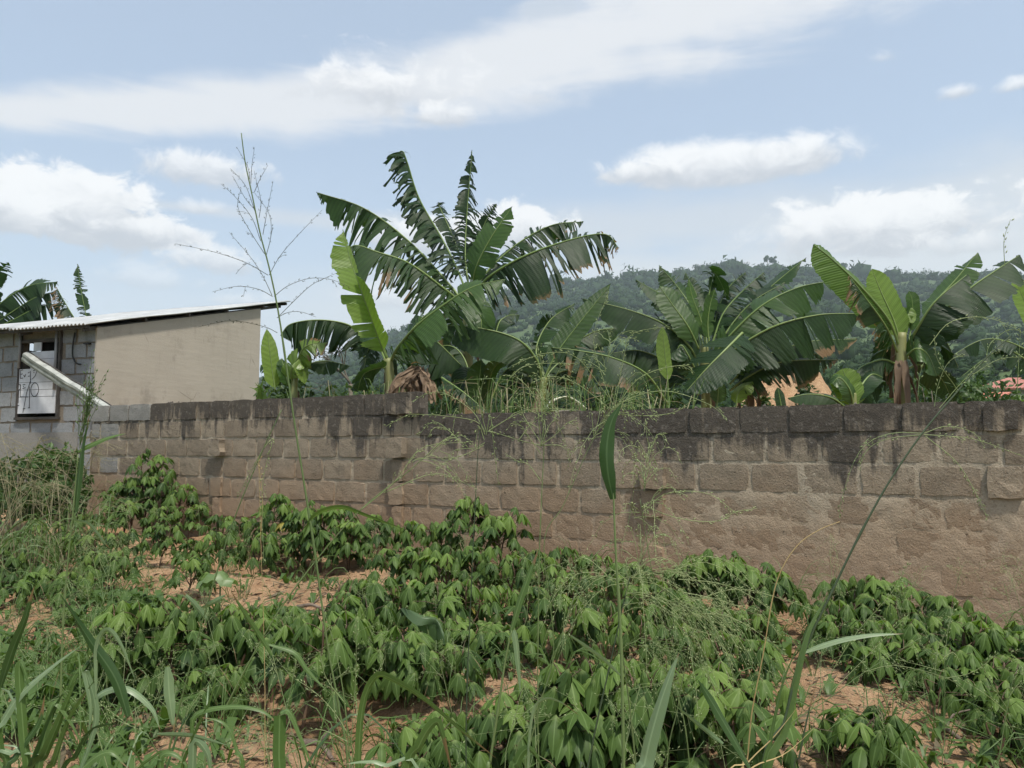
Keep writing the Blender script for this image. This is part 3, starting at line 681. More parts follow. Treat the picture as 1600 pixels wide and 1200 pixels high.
# ------------------------------------------------------------------ banana plants
def banana_leaf(parent, D, pts, W, ca, cb, tear=0.5, dry=0.0, pet=0.08, seed=0, mat='banana', droop=0.15, tipcurl=0.0, midr=0.016, label=None):
    """midrib through (px, py, depth offset) points; ca / cb: how far each half of the blade opens across the view (-1..1)"""
    r = np.random.default_rng(seed)
    p3 = np.array([P(q[0], q[1], D + (q[2] if len(q) > 2 else 0)) for q in pts])
    N = 72 if tear < .6 else 112; mid = spline(p3, N); T = np.gradient(mid, axis=0); T /= np.linalg.norm(T, axis=1)[:, None]
    Lm = np.concatenate([[0], np.cumsum(np.linalg.norm(np.diff(mid, axis=0), axis=1))]); L = Lm[-1]
    Wm = W / F * D * (0.95 if W > 20 else 1)
    V = mid - EYE; V /= np.linalg.norm(V, axis=1)[:, None]
    nn = np.cross(T, V); nn /= np.linalg.norm(nn, axis=1)[:, None] + 1e-9
    c = nn[N // 2]
    sg = 1.0 if (c[2] > 0 if abs(c[2]) > 0.3 else c[0] > 0) else -1.0
    nn = nn * sg; VV = np.cross(nn, T); VV *= np.sign(np.sum(VV * V, axis=1))[:, None]
    mb = MB(); t = np.linspace(0, 1, N); sp = np.clip((t - pet) / (1 - pet), 0, 1)
    prof = np.minimum(1, (sp / 0.14) ** 0.6) * (1 - np.clip((sp - 0.55) / 0.45, 0, 1) ** 2.3); prof = np.where(sp > 0, prof, 0)
    i0 = int(np.argmax(sp > 0))
    vs = np.array([0.0, 0.3, 0.62, 0.86, 1.0])
    for half, cc in ((-1, ca), (1, cb)):
        perp = nn * cc + VV * (half * math.sqrt(max(0, 1 - cc * cc)))
        i = i0; ph = r.uniform(0, 6)
        while i < N - 1:
            k = int(min(N - 1 - i, r.choice([1, 1, 1, 2, 2, 3] if tear > .8 else [1, 1, 2, 2, 3, 4]) if r.random() < tear else r.integers(7, 22)))
            torn = r.random() < tear
            th = r.normal(0, 0.36 * tear); dl = r.uniform(0.80, 1.06) if torn else r.uniform(0.95, 1.02)
            dr_ = droop * (r.uniform(0.6, 2.2) if torn else 1.0)
            shrink = r.uniform(0.08, 0.42) if torn else 0.0
            lean = 0.30 + r.normal(0, 0.10 * tear)
            dstrip = 1.0 if r.random() < dry * 0.8 else dry
            rows, uv, dv = [], [], []
            for j in range(i, i + k + 1):
                tm = (j - i) / k - 0.5
                d = perp[j] * math.cos(th) + np.cross(T[j], perp[j]) * math.sin(th)
                d = unit(d + T[j] * lean)
                row, ur, dd = [], [], []
                for v in vs:
                    wv = Wm * prof[j] * dl * v
                    p = mid[j] + d * wv - np.array([0, 0, 1]) * dr_ * Wm * v * v * prof[j]
                    p = p - T[j] * tm * 2 * shrink * v ** 1.5 * (L / N * k * 0.5)
                    p = p + np.cross(d, T[j]) * (0.035 * Wm * math.sin(Lm[j] * 9 + ph) * v + r.normal(0, 0.004 * Wm / 0.3) * v)
                    if v == 1.0: p = p + d * r.normal(0, 0.02 + 0.05 * tear) * Wm * prof[j]
                    row.append(p); ur.append((Lm[j] - 0.3 * wv, v * half))
                    dd.append(min(1.0, dstrip * (v ** 1.6 * 1.25) * (0.35 + 0.9 * sp[j]) + (0.6 * dry if sp[j] > 0.93 else 0) + (0.28 if (v > .95 and torn) else 0)))
                rows.append(row); uv.append(ur); dv.append(dd)
            mb.grid(np.array(rows), np.array(uv), np.array(dv)); i += k
    lf = mb.build('leaf', M[mat], parent)
    if label: lf['label'] = label
    mr = MB(); rad = midr * (1 - 0.82 * t) * (0.5 + W / 60); mr.tube(mid[::2], rad[::2], 6); mr.build('midrib', M['midrib'], lf)
    return lf
def pseudostem(parent, D, pts, r0, r1, sheaths=3, seed=0, mat='pseudostem', grounded=True):
    r = np.random.default_rng(seed)
    p3 = [P(a, b, D + (c[0] if c else 0)) for a, b, *c in pts]
    if grounded:
        q = p3[-1].copy(); q[2] = gz(q[0], q[1]) - 0.05; p3 = p3 + [q]
    path = spline(np.array(p3), 18); mb = MB(); mb.tube(path, np.linspace(r1, r0, 18), 12); mb.build('pseudostem', M[mat], parent)
    for i in range(sheaths):
        k = int(r.integers(2, 8)); a = r.uniform(0, 6.28); c = path[k] + np.array([math.cos(a), math.sin(a), 0]) * (r1 * 1.1)
        l = r.uniform(0.3, 0.75); wd = r.uniform(0.03, 0.07); G = []
        rd = np.array([math.cos(a), math.sin(a), 0]); tn = np.array([-math.sin(a), math.cos(a), 0])
        for j in range(8):
            u = j / 7; o_ = c + rd * (0.10 * math.sin(u * 2.2) + r.normal(0, .006)) - np.array([0, 0, 1]) * l * u
            G.append([o_ + tn * wd * (1 - .5 * u) * q + rd * 0.02 * abs(q) + r.normal(0, .006, 3) for q in (-1, 0, 1)])
        m2 = MB(); m2.grid(np.array(G)); m2.build('dry_sheath', M['dry'], parent)
def banana(px, D, label, group='banana plants behind the block wall'):
    g = ground_at(px, D); return thing('banana_plant', g, label, 'banana plant', group)

# A: the tall one
A = banana(728, 11.6, 'tallest banana plant, its torn crown standing high against the clouds'); D = 11.6
pseudostem(A, D, [(733, 448), (731, 520), (728, 600), (727, 660)], 0.115, 0.075, 6, 1)
for i, a in enumerate([
    dict(pts=[(722, 470, 0), (700, 442, .1), (640, 378, .2), (570, 326, .2), (494, 300, .1)], W=54, ca=-.86, cb=-.15, tear=.98, pet=.06, droop=.34),
    dict(pts=[(722, 475, 0), (695, 452, -.2), (640, 412, -.4), (590, 394, -.5), (552, 384, -.5), (532, 412, -.5)], W=50, ca=-.8, cb=-.3, tear=.95, dry=.18, pet=.06, droop=.3),
    dict(pts=[(728, 455, 0), (712, 415, .1), (690, 372, .3), (655, 310, .4), (636, 252, .4), (628, 236, .4), (614, 246, .4)], W=40, ca=-.75, cb=-.45, tear=.98, pet=.10, droop=.42),
    dict(pts=[(733, 450, 0), (727, 400, .2), (730, 330, .4), (738, 234, .5)], W=31, ca=-.8, cb=.62, tear=.98, pet=.12, droop=.4),
    dict(pts=[(737, 450, 0), (745, 415, -.2), (768, 370, -.3), (801, 322, -.3)], W=30, ca=-.7, cb=.75, tear=.5, pet=.08, droop=.05, mat='banana_mid'),
    dict(pts=[(735, 445, 0), (742, 400, .3), (757, 350, .5), (776, 318, .5)], W=24, ca=-.8, cb=.7, tear=.9, pet=.1, droop=.2),
    dict(pts=[(740, 455, 0), (765, 420, .2), (810, 380, .3), (862, 352, .3), (912, 346, .3)], W=44, ca=-.9, cb=.12, tear=.9, pet=.06, droop=.2),
    dict(pts=[(740, 462, 0), (765, 432, -.3), (820, 400, -.5), (890, 375, -.5), (945, 366, -.5), (967, 388, -.5)], W=56, ca=-.88, cb=-.05, tear=.95, dry=.36, pet=.06, droop=.28),
    dict(pts=[(734, 460, -.1), (740, 470, -.4), (752, 500, -.5), (748, 545, -.5)], W=28, ca=-.9, cb=.8, tear=.1, pet=.1, droop=.05, mat='banana_mid'),
    dict(pts=[(726, 470, .1), (708, 500, .3), (702, 540, .4), (706, 590, .4)], W=26, ca=-.8, cb=.6, tear=.7, pet=.1, dry=.6, droop=.1),
    dict(pts=[(731, 440, .1), (712, 380, .5), (690, 330, .7), (684, 316, .7)], W=22, ca=-.7, cb=.6, tear=.9, pet=.15, droop=.3),
]): banana_leaf(A, D, seed=20 + i, **a)

# B: the front plant left of it
B = banana(606, 10.4, 'banana plant with one bright folded young leaf standing upright over the wall'); D = 10.4
pseudostem(B, D, [(606, 560), (610, 600), (612, 640)], 0.085, 0.06, 2, 2)
for i, a in enumerate([
    dict(pts=[(606, 562, 0), (594, 530, -.1), (570, 470, -.2), (547, 405, -.2), (536, 358, -.2)], W=36, ca=-.95, cb=.18, tear=.38, pet=.10, droop=.02, mat='banana_young'),
    dict(pts=[(604, 560, -.1), (592, 530, -.2), (574, 480, -.3), (556, 430, -.3)], W=26, ca=.55, cb=.2, tear=.1, pet=.16, droop=.0, mat='banana_young'),
    dict(pts=[(611, 565, 0), (620, 545, -.2), (650, 510, -.4), (695, 475, -.5), (740, 448, -.5), (790, 436, -.5)], W=52, ca=-.85, cb=.1, tear=.88, pet=.06, droop=.28, mat='banana_mid'),
    dict(pts=[(608, 568, 0), (630, 535, .3), (672, 528, .4), (722, 572, .4)], W=78, ca=-.95, cb=-.45, tear=.35, pet=.06, droop=.2),
    dict(pts=[(603, 565, 0), (588, 535, .3), (576, 545, .3), (566, 590, .3)], W=30, ca=-.8, cb=.5, tear=.8, pet=.15, droop=.2),
    dict(pts=[(604, 575, 0), (590, 575, -.2), (568, 585, -.3), (558, 612, -.3)], W=26, ca=.5, cb=-.8, tear=.3, pet=.15),
    dict(pts=[(601, 570, .1), (580, 578, .2), (560, 590, .3), (548, 610, .3)], W=20, ca=-.8, cb=.3, tear=.6, pet=.1),
    dict(pts=[(612, 560, .1), (640, 520, .3), (668, 490, .4), (690, 486, .4)], W=24, ca=-.8, cb=.4, tear=.6, pet=.1, droop=.2),
]): banana_leaf(B, D, seed=60 + i, **a)
# C: further left, beside the house
C_ = banana(458, 10.9, 'small banana plant beside the plastered house with a broad leaf hung in strips'); D = 10.9
pseudostem(C_, D, [(462, 575), (460, 610), (459, 640)], 0.06, 0.04, 1, 3)
for i, a in enumerate([
    dict(pts=[(570, 575, .2), (566, 530, .1), (545, 508, 0), (500, 500, -.1), (455, 506, -.2), (438, 524, -.2)], W=40, ca=-.92, cb=-.75, tear=.85, pet=.10, droop=.35),
    dict(pts=[(430, 610, 0), (424, 570, 0), (417, 514, 0)], W=15, ca=-.95, cb=.9, tear=0, pet=.05, droop=0, mat='banana_young'),
    dict(pts=[(462, 585, 0), (466, 560, -.2), (480, 540, -.3), (512, 535, -.3)], W=26, ca=-.9, cb=.2, tear=.6, dry=.45, pet=.1, mat='banana_young'),
    dict(pts=[(463, 590, 0), (476, 572, .1), (508, 564, .2), (548, 572, .2)], W=24, ca=-.9, cb=.1, tear=.3, pet=.06),
    dict(pts=[(457, 600, 0), (455, 580, -.1), (468, 560, -.2), (476, 600, -.2)], W=20, ca=-.8, cb=.7, tear=.3, pet=.1, mat='banana_young'),
    dict(pts=[(452, 605, 0), (446, 585, 0), (440, 560, .1)], W=14, ca=-.8, cb=.8, tear=.2, pet=.1, mat='banana_mid'),
    dict(pts=[(456, 600, .1), (430, 575, .3), (408, 570, .4)], W=18, ca=-.8, cb=.3, tear=.4, pet=.1),
]): banana_leaf(C_, D, seed=90 + i, **a)
# D: low plant right of the tall one
Dp = banana(795, 11.0, 'low banana plant right of the tallest one with a smooth broad arching leaf'); D = 10.2
pseudostem(Dp, D, [(850, 590), (846, 620), (843, 650)], 0.07, 0.05, 6, 4)
for i, a in enumerate([
    dict(pts=[(846, 600, 0), (840, 565, -.1), (808, 530, -.2), (745, 512, -.2), (674, 508, -.2)], W=47, ca=-.93, cb=.12, tear=.08, pet=.05, droop=.12, mat='banana'),
    dict(pts=[(735, 650, .4), (742, 615, .3), (728, 590, .2), (705, 640, .0)], W=28, ca=-.8, cb=.6, tear=.1, pet=.1),
    dict(pts=[(740, 650, 0), (745, 620, 0), (750, 585, 0), (752, 560, 0)], W=26, ca=-.9, cb=.5, tear=.1, pet=.05, mat='banana_mid'),
    dict(pts=[(850, 590, .3), (838, 545, .5), (860, 500, .7), (898, 474, .8)], W=28, ca=-.9, cb=.2, tear=.6, pet=.1),
    dict(pts=[(850, 595, .2), (868, 555, .2), (905, 505, .2), (955, 443, .2)], W=22, ca=-.95, cb=.9, tear=.15, pet=.22, droop=.03, mat='banana_mid'),
    dict(pts=[(848, 600, .3), (825, 560, .5), (800, 540, .6), (770, 560, .6)], W=30, ca=-.8, cb=.2, tear=.5, pet=.1),
    dict(pts=[(846, 605, .2), (832, 590, .3), (806, 580, .3), (786, 612, .3)], W=34, ca=-.8, cb=-.3, tear=.5, pet=.1),
    dict(pts=[(760, 640, .2), (764, 600, .2), (772, 575, .1), (790, 560, .0)], W=20, ca=-.8, cb=.5, tear=.1, pet=.1, mat='banana_mid'),
    dict(pts=[(756, 640, .3), (775, 520, .4), (790, 495, .5), (812, 492, .5)], W=20, ca=-.85, cb=.3, tear=.4, pet=.3),
    dict(pts=[(846, 605, .5), (868, 560, .9), (925, 520, 1.0), (970, 512, 1.0)], W=36, ca=-.9, cb=.1, tear=.5, pet=.1),
    dict(pts=[(846, 600, .6), (870, 570, .8), (905, 552, .9), (950, 560, .9)], W=34, ca=-.9, cb=-.1, tear=.7, pet=.1, droop=.2),
    dict(pts=[(850, 600, .4), (880, 580, .5), (915, 585, .5), (940, 615, .5)], W=28, ca=-.8, cb=-.2, tear=.7, dry=.4, pet=.1, droop=.2),
    dict(pts=[(742, 620, .6), (725, 560, .8), (700, 540, .9), (668, 552, .9)], W=34, ca=-.9, cb=-.2, tear=.6, pet=.1, droop=.2),
    dict(pts=[(762, 640, .5), (782, 590, .6), (800, 575, .6), (822, 590, .6)], W=30, ca=-.85, cb=-.2, tear=.5, pet=.1, droop=.2),
    dict(pts=[(850, 590, .8), (845, 550, 1.0), (852, 510, 1.1), (872, 490, 1.1)], W=22, ca=-.85, cb=.4, tear=.6, pet=.1, droop=.2),
]): banana_leaf(Dp, D, seed=120 + i, **a)
# E: the wide clump
E_ = banana(1112, 11.3, 'widest banana clump, right of centre, with long ribbed leaves reaching right'); D = 11.0
pseudostem(E_, D, [(1100, 540), (1102, 580), (1104, 640)], 0.09, 0.06, 3, 5)
pseudostem(E_, D + .3, [(1165, 570), (1170, 600), (1172, 640)], 0.08, 0.05, 4, 6)
for i, a in enumerate([
    dict(pts=[(1092, 580, 0), (1080, 545, -.2), (1040, 508, -.3), (985, 485, -.3), (908, 466, -.3)], W=42, ca=-.92, cb=.12, tear=.45, pet=.10, droop=.15),
    dict(pts=[(1098, 540, .2), (1085, 490, .5), (1060, 450, .7), (1029, 414, .7)], W=27, ca=-.85, cb=.5, tear=.85, pet=.12, droop=.2),
    dict(pts=[(1094, 545, .1), (1082, 500, .3), (1045, 468, .4), (993, 437, .4)], W=26, ca=-.85, cb=.3, tear=.7, pet=.15, droop=.2),
    dict(pts=[(1092, 545, -.2), (1075, 510, -.3), (1050, 475, -.3), (1030, 446, -.3)], W=25, ca=-.9, cb=.75, tear=.15, pet=.1, droop=.05, mat='banana_mid'),
    dict(pts=[(1102, 540, 0), (1095, 500, .1), (1082, 465, .1), (1076, 436, .1)], W=12, ca=-.7, cb=.7, tear=.3, pet=.1, mat='banana_mid'),
    dict(pts=[(1108, 540, .3), (1106, 480, .5), (1112, 440, .6), (1118, 428, .6), (1140, 470, .6)], W=28, ca=-.7, cb=.4, tear=.9, pet=.1, droop=.3),
    dict(pts=[(1112, 540, .3), (1130, 490, .4), (1160, 455, .5), (1194, 425, .5)], W=34, ca=-.9, cb=.25, tear=.8, pet=.08, droop=.15),
    dict(pts=[(1118, 545, .2), (1150, 500, .3), (1200, 452, .4), (1260, 402, .4)], W=30, ca=-.92, cb=.45, tear=.5, pet=.08, droop=.1),
    dict(pts=[(1110, 565, -.1), (1140, 525, -.3), (1190, 478, -.4), (1245, 450, -.4), (1302, 438, -.4)], W=45, ca=-.93, cb=.2, tear=.65, pet=.06, droop=.14, mat='banana_mid'),
    dict(pts=[(1110, 580, -.1), (1150, 545, -.4), (1210, 510, -.6), (1280, 492, -.6), (1350, 490, -.6)], W=54, ca=-.95, cb=.08, tear=.6, pet=.06, droop=.14),
    dict(pts=[(1160, 520, -.6), (1135, 545, -.8), (1105, 575, -.9), (1070, 614, -.9)], W=42, ca=-.85, cb=.62, tear=.3, pet=.03, droop=.06),
    dict(pts=[(1140, 600, 0), (1170, 570, 0), (1215, 548, .1), (1270, 533, .1), (1340, 530, .1)], W=40, ca=-.9, cb=.15, tear=.75, dry=.38, pet=.06, droop=.2),
    dict(pts=[(1140, 610, 0), (1175, 585, -.2), (1225, 565, -.3), (1310, 562, -.3)], W=38, ca=-.9, cb=.1, tear=.8, dry=.42, pet=.06, droop=.2),
    dict(pts=[(1044, 640, -.5), (1043, 590, -.5), (1039, 555, -.5), (1035, 510, -.5)], W=13, ca=-.95, cb=.7, tear=.05, pet=.3, droop=0, mat='banana_young'),
    dict(pts=[(1095, 600, -.2), (1078, 560, -.3), (1062, 540, -.3), (1050, 580, -.3)], W=28, ca=-.9, cb=.5, tear=.3, pet=.08),
    dict(pts=[(1044, 632, -.6), (1010, 585, -.8), (960, 560, -.9), (905, 548, -.9), (860, 543, -.9)], W=40, ca=-.92, cb=.05, tear=.55, dry=.34, pet=.12, droop=.2),
    dict(pts=[(1085, 600, .4), (1050, 570, .6), (1000, 548, .7), (955, 552, .7)], W=46, ca=-.9, cb=-.2, tear=.5, pet=.08, droop=.2),
    dict(pts=[(1120, 635, -.3), (1122, 610, -.3), (1116, 585, -.3)], W=14, ca=-.9, cb=.9, tear=0, pet=.1, mat='banana_mid'),
    dict(pts=[(1150, 635, -.3), (1155, 612, -.3), (1176, 596, -.3)], W=16, ca=-.9, cb=.6, tear=.1, pet=.1, mat='banana_young'),
    dict(pts=[(1130, 560, .6), (1120, 520, .8), (1135, 490, .8), (1180, 480, .8)], W=40, ca=-.9, cb=.1, tear=.6, pet=.1),
    dict(pts=[(1106, 545, .5), (1098, 500, .7), (1088, 460, .8), (1070, 425, .8)], W=18, ca=-.8, cb=.6, tear=.9, pet=.12, droop=.2),
    dict(pts=[(1112, 545, .4), (1120, 490, .6), (1138, 450, .7), (1166, 425, .7)], W=20, ca=-.85, cb=.5, tear=.9, pet=.12, droop=.25),
    dict(pts=[(1116, 550, .0), (1145, 505, .1), (1178, 470, .1), (1228, 440, .1)], W=26, ca=-.9, cb=.4, tear=.85, pet=.1, droop=.15),
    dict(pts=[(1100, 550, .2), (1070, 520, .4), (1035, 500, .5), (985, 500, .5)], W=26, ca=-.9, cb=.2, tear=.85, pet=.1, droop=.2),
    dict(pts=[(1108, 540, -.1), (1106, 505, -.1), (1110, 475, -.1), (1117, 452, -.1)], W=14, ca=-.7, cb=.8, tear=.3, pet=.1, mat='banana_mid'),
    dict(pts=[(1170, 590, .3), (1200, 560, .4), (1240, 548, .4), (1290, 556, .4)], W=30, ca=-.9, cb=.1, tear=.85, dry=.2, pet=.08, droop=.25),
]): banana_leaf(E_, D, seed=160 + i, **a)
# F: right plant with a clear stem
F_ = banana(1408, 8.9, 'banana plant with clear yellow-green stem and pale upright leaves at the right'); D = 8.9
pseudostem(F_, D, [(1409, 520), (1407, 570), (1410, 628)], 0.105, 0.05, 7, 7)
for i, a in enumerate([
    dict(pts=[(1406, 545, 0), (1388, 500, -.1), (1345, 448, -.2), (1300, 405, -.2), (1271, 382, -.2)], W=40, ca=-.9, cb=.12, tear=.04, pet=.16, droop=.02, mat='banana_light'),
    dict(pts=[(1408, 540, 0), (1396, 500, 0), (1376, 455, 0), (1362, 420, 0)], W=26, ca=-.8, cb=.88, tear=.03, pet=.10, droop=0, mat='banana_young'),
    dict(pts=[(1402, 550, -.1), (1384, 510, -.3), (1352, 465, -.4), (1326, 430, -.4)], W=27, ca=-.85, cb=-.3, tear=.9, dry=.6, pet=.12, droop=.35),
    dict(pts=[(1416, 545, 0), (1435, 510, -.2), (1462, 470, -.3), (1512, 428, -.3)], W=52, ca=-.93, cb=-.2, tear=.35, pet=.10, droop=.18),
    dict(pts=[(1418, 550, .1), (1450, 510, .0), (1510, 455, -.1), (1560, 420, -.1), (1594, 398, -.1)], W=48, ca=-.92, cb=.12, tear=.45, pet=.10, droop=.15),
    dict(pts=[(1418, 540, .2), (1455, 480, .3), (1495, 435, .3), (1528, 394, .3)], W=30, ca=-.9, cb=.5, tear=.25, pet=.25, droop=.08, mat='banana_mid'),
    dict(pts=[(1412, 540, 0), (1408, 515, .1), (1416, 490, .1), (1426, 505, 0)], W=14, ca=-.8, cb=.8, tear=0, pet=.1, mat='banana_young'),
    dict(pts=[(1418, 545, 0), (1425, 500, .1), (1425, 470, .1), (1420, 455, .1)], W=14, ca=-.6, cb=.8, tear=.1, pet=.2, mat='banana_mid'),
    dict(pts=[(1412, 560, 0), (1432, 545, -.2), (1450, 555, -.2), (1464, 588, -.2)], W=30, ca=-.6, cb=.8, tear=.3, pet=.1, mat='banana_mid'),
    dict(pts=[(1402, 570, 0), (1380, 562, -.1), (1352, 570, -.1), (1335, 582, -.1)], W=26, ca=-.85, cb=-.2, tear=.3, dry=.2, pet=.06),
    dict(pts=[(1402, 575, .1), (1378, 580, .2), (1352, 605, .2), (1345, 640, .2)], W=36, ca=.7, cb=-.8, tear=.2, pet=.08),
    dict(pts=[(1402, 556, .1), (1390, 540, .2), (1378, 560, .3), (1372, 600, .3)], W=26, ca=.6, cb=-.8, tear=.6, pet=.15, droop=.2),
    dict(pts=[(1420, 560, .2), (1450, 530, .4), (1475, 530, .5), (1498, 575, .5)], W=44, ca=-.8, cb=-.3, tear=.5, pet=.1, droop=.2),
    dict(pts=[(1418, 575, .2), (1440, 570, .4), (1470, 590, .5), (1490, 630, .5)], W=30, ca=.6, cb=-.7, tear=.5, pet=.1, droop=.2),
]): banana_leaf(F_, D, seed=220 + i, **a)
Yb = banana(1330, 8.4, 'short young banana shoot with ragged bright leaf just above the wall'); D = 8.4
pseudostem(Yb, D, [(1332, 615), (1333, 640)], 0.05, 0.035, 0, 8)
for i, a in enumerate([
    dict(pts=[(1332, 640, 0), (1330, 615, 0), (1322, 592, 0), (1316, 576, 0)], W=28, ca=-.9, cb=.85, tear=.2, pet=.06, mat='banana_young'),
    dict(pts=[(1334, 640, 0), (1328, 610, -.1), (1312, 590, -.1), (1300, 600, -.1)], W=18, ca=-.8, cb=.5, tear=.1, pet=.1, mat='banana_mid'),
    dict(pts=[(1334, 640, 0), (1345, 605, .1), (1362, 585, .2), (1380, 590, .2)], W=26, ca=-.85, cb=.3, tear=.1, pet=.1),
    dict(pts=[(1325, 640, .2), (1300, 622, .2), (1265, 616, .2), (1230, 622, .2)], W=20, ca=-.9, cb=.2, tear=.1, pet=.04),
    dict(pts=[(1222, 645, .2), (1219, 625, .2), (1215, 605, .2)], W=9, ca=-.9, cb=.9, tear=0, pet=.05),
]): banana_leaf(Yb, D, seed=260 + i, **a)
# G: behind the house
Gp = banana(-10, 17.5, 'dark banana plant rising behind the white house roof'); D = 17.5
pseudostem(Gp, D, [(-20, 500), (-18, 560)], 0.12, 0.08, 0, 9)
for i, a in enumerate([
    dict(pts=[(-20, 510), (0, 475), (45, 447), (90, 440)], W=34, ca=-.9, cb=.15, tear=.7, pet=.05, droop=.2),
    dict(pts=[(-20, 515), (15, 490), (55, 465), (88, 455)], W=30, ca=-.9, cb=.1, tear=.7, pet=.05, droop=.2),
    dict(pts=[(-20, 520), (20, 500), (60, 480), (96, 474)], W=34, ca=-.9, cb=.1, tear=.6, pet=.05, droop=.25),
    dict(pts=[(-20, 500), (-15, 460), (0, 425), (14, 410)], W=22, ca=-.8, cb=.5, tear=.7, pet=.05),
    dict(pts=[(132, 520), (115, 495), (100, 470), (88, 448)], W=22, ca=-.7, cb=-.2, tear=.9, dry=.8, pet=.05, droop=.3),
    dict(pts=[(140, 520), (134, 490), (126, 450), (121, 412)], W=11, ca=-.8, cb=.8, tear=.9, pet=.05, droop=.2),
    dict(pts=[(20, 530), (60, 510), (100, 500), (146, 497)], W=22, ca=-.9, cb=.1, tear=.4, pet=.05, droop=.2),
]): banana_leaf(Gp, D, seed=280 + i, **a)
# H: at the right edge and behind
Hp = banana(1625, 9.6, 'banana plant at the far right whose pale leaf tip enters the frame'); D = 9.6
pseudostem(Hp, D, [(1650, 560), (1655, 640)], 0.08, 0.05, 0, 10)
for i, a in enumerate([
    dict(pts=[(1640, 590), (1622, 520), (1600, 470), (1583, 428)], W=22, ca=-.6, cb=.9, tear=.1, pet=.1, mat='banana_young'),
    dict(pts=[(1640, 590, 1), (1600, 545, 1), (1540, 530, 1), (1480, 560, 1)], W=26, ca=-.9, cb=.1, tear=.6, pet=.06),
    dict(pts=[(1640, 600, 1), (1600, 560, 1), (1560, 548, 1), (1500, 590, 1)], W=30, ca=-.9, cb=.1, tear=.6, pet=.06),
]): banana_leaf(Hp, D, seed=300 + i, **a)
# dry collapsed stump
Sp = thing('banana_stump', ground_at(640, 9.9), 'collapsed dry brown banana stump wrapped in hanging dead sheaths', 'banana stump'); D = 9.9
mb = MB(); mb.tube(spline([P(655, 572, D), P(652, 595, D), P(648, 640, D), np.array([*ground_at(648, D)])], 10), [0.03, 0.04, 0.05, 0.06, 0.07, 0.08, 0.08, 0.09, 0.09, 0.10], 10); mb.build('stem', M['dry'], Sp)
r = np.random.default_rng(77)
for i in range(42):
    a = r.uniform(-1, 1); top = P(652 + r.normal(0, 6), 572 + r.uniform(0, 14), D - r.uniform(-.05, .12)); bx = 640 + a * 46 + r.normal(0, 4)
    bot = P(bx, 632 + r.uniform(-12, 6), D + r.uniform(-.25, .1)); midp = (top + bot) / 2 + np.array([a * 0.03, r.uniform(-.1, 0), 0.05]); path = spline([top, midp, bot], 9)
    G = []; tn = unit(np.cross(bot - top, (0, 1, 0)))
    for j, c in enumerate(path):
        wd = (0.008 + 0.018 * math.sin(j / 8 * 3.1)) * r.uniform(.6, 1.4); tw = np.array([0, math.sin(j * 1.1 + i), 0]) * wd; G.append([c + (tn * wd + tw) * q + np.array([0, -0.010 * (1 - q * q), 0]) + r.normal(0, .008, 3) for q in (-1, 0, 1)])
    m2 = MB(); m2.grid(np.array(G)); m2.build('dead_sheath', M['dry'], Sp, smooth=False)
mb = MB(); c = P(650, 568, D - .08); mb.grid(np.array([[c + np.array([x, y * .5, .02 * math.cos(x * 30) - .3 * x * x]) for x in np.linspace(-.06, .06, 5)] for y in np.linspace(-.08, .08, 4)])); mb.build('pale_cap', M['straw'], Sp)
# a dead leaf hanging over the wall from the tall plant
banana_leaf(A, 9.3, [(690, 590, .3), (720, 610, 0), (745, 630, -.1), (775, 655, -.1)], 18, -.7, -.3, tear=.9, dry=1.0, pet=.02, seed=333, droop=.3, mat='banana')

# ------------------------------------------------------------------ shrubs, grass and small things beyond the wall
def leaf_cloud(mb, c, rad, n, size, r, flat=1.0):
    c = np.asarray(c, float)
    d = r.normal(size=(n, 3)); d /= np.linalg.norm(d, axis=1)[:, None]
    q = c + d * (np.asarray(rad) * (0.35 + 0.65 * r.random((n, 1)) ** 0.5))
    a = d * 0.6 + r.normal(0, 0.6, (n, 3)); a /= np.linalg.norm(a, axis=1)[:, None]
    b = np.cross(a, r.normal(size=(n, 3))); b /= np.linalg.norm(b, axis=1)[:, None]; t = np.cross(a, b)
    s = size * r.uniform(0.6, 1.3, (n, 1))
    V = np.stack([q - b * s, q + t * s * 0.42 - np.array([0, 0, .1]) * s, q + b * s * 1.1 - np.array([0, 0, .35]) * s, q - t * s * 0.42], 1).reshape(-1, 3)
    f = [(4 * i, 4 * i + 1, 4 * i + 2, 4 * i + 3) for i in range(n)]
    mb.add(V, f)
def shrub(px, py_top, Y_, wpx, label, mat='bush', n=900, size=0.07, seed=0, name='shrub', hpx=None):
    r = np.random.default_rng(seed); g = ground_at(px, Y_); top = P(px, py_top, Y_)[2]; h = max(top - g[2], 0.4); wm = wpx / F * Y_
    t = thing(name, g, label, name, 'shrubs growing beyond the wall')
    st = MB(); cr = MB()
    for i in range(5):
        a = r.uniform(0, 6.28); e = g + np.array([math.cos(a) * wm * .3, math.sin(a) * wm * .3, h * r.uniform(.55, .85)])
        st.tube(spline([g, (g + e) / 2 + r.normal(0, .04, 3), e], 6), np.linspace(0.02, 0.006, 6) * max(1, h / 2), 5)
    st.build('stem', M['bark'], t)
    for i in range(7):
        c = g + np.array([r.uniform(-.35, .35) * wm, r.uniform(-.3, .3) * wm, h * r.uniform(.4, .82)]); leaf_cloud(cr, c, (wm * .26, wm * .26, h * .2), n // 7, size, r)
    cr.build('crown', M[mat], t, smooth=False)
    return t
shrub(432, 566, 12.2, 70, 'dark leafy shrub close to the right side of the plastered house', 'bush', 1200, 0.06, 1)
shrub(465, 590, 11.6, 60, 'low rounded green shrub between the house and small banana plant', 'bush', 900, 0.05, 2)
shrub(545, 596, 11.5, 110, 'thin low shrub along the wall top left of the dry stump', 'bush_light', 800, 0.05, 3)
shrub(1258, 585, 13, 46, 'dark round shrub in front of the bare orange bank', 'bush', 900, 0.06, 4)
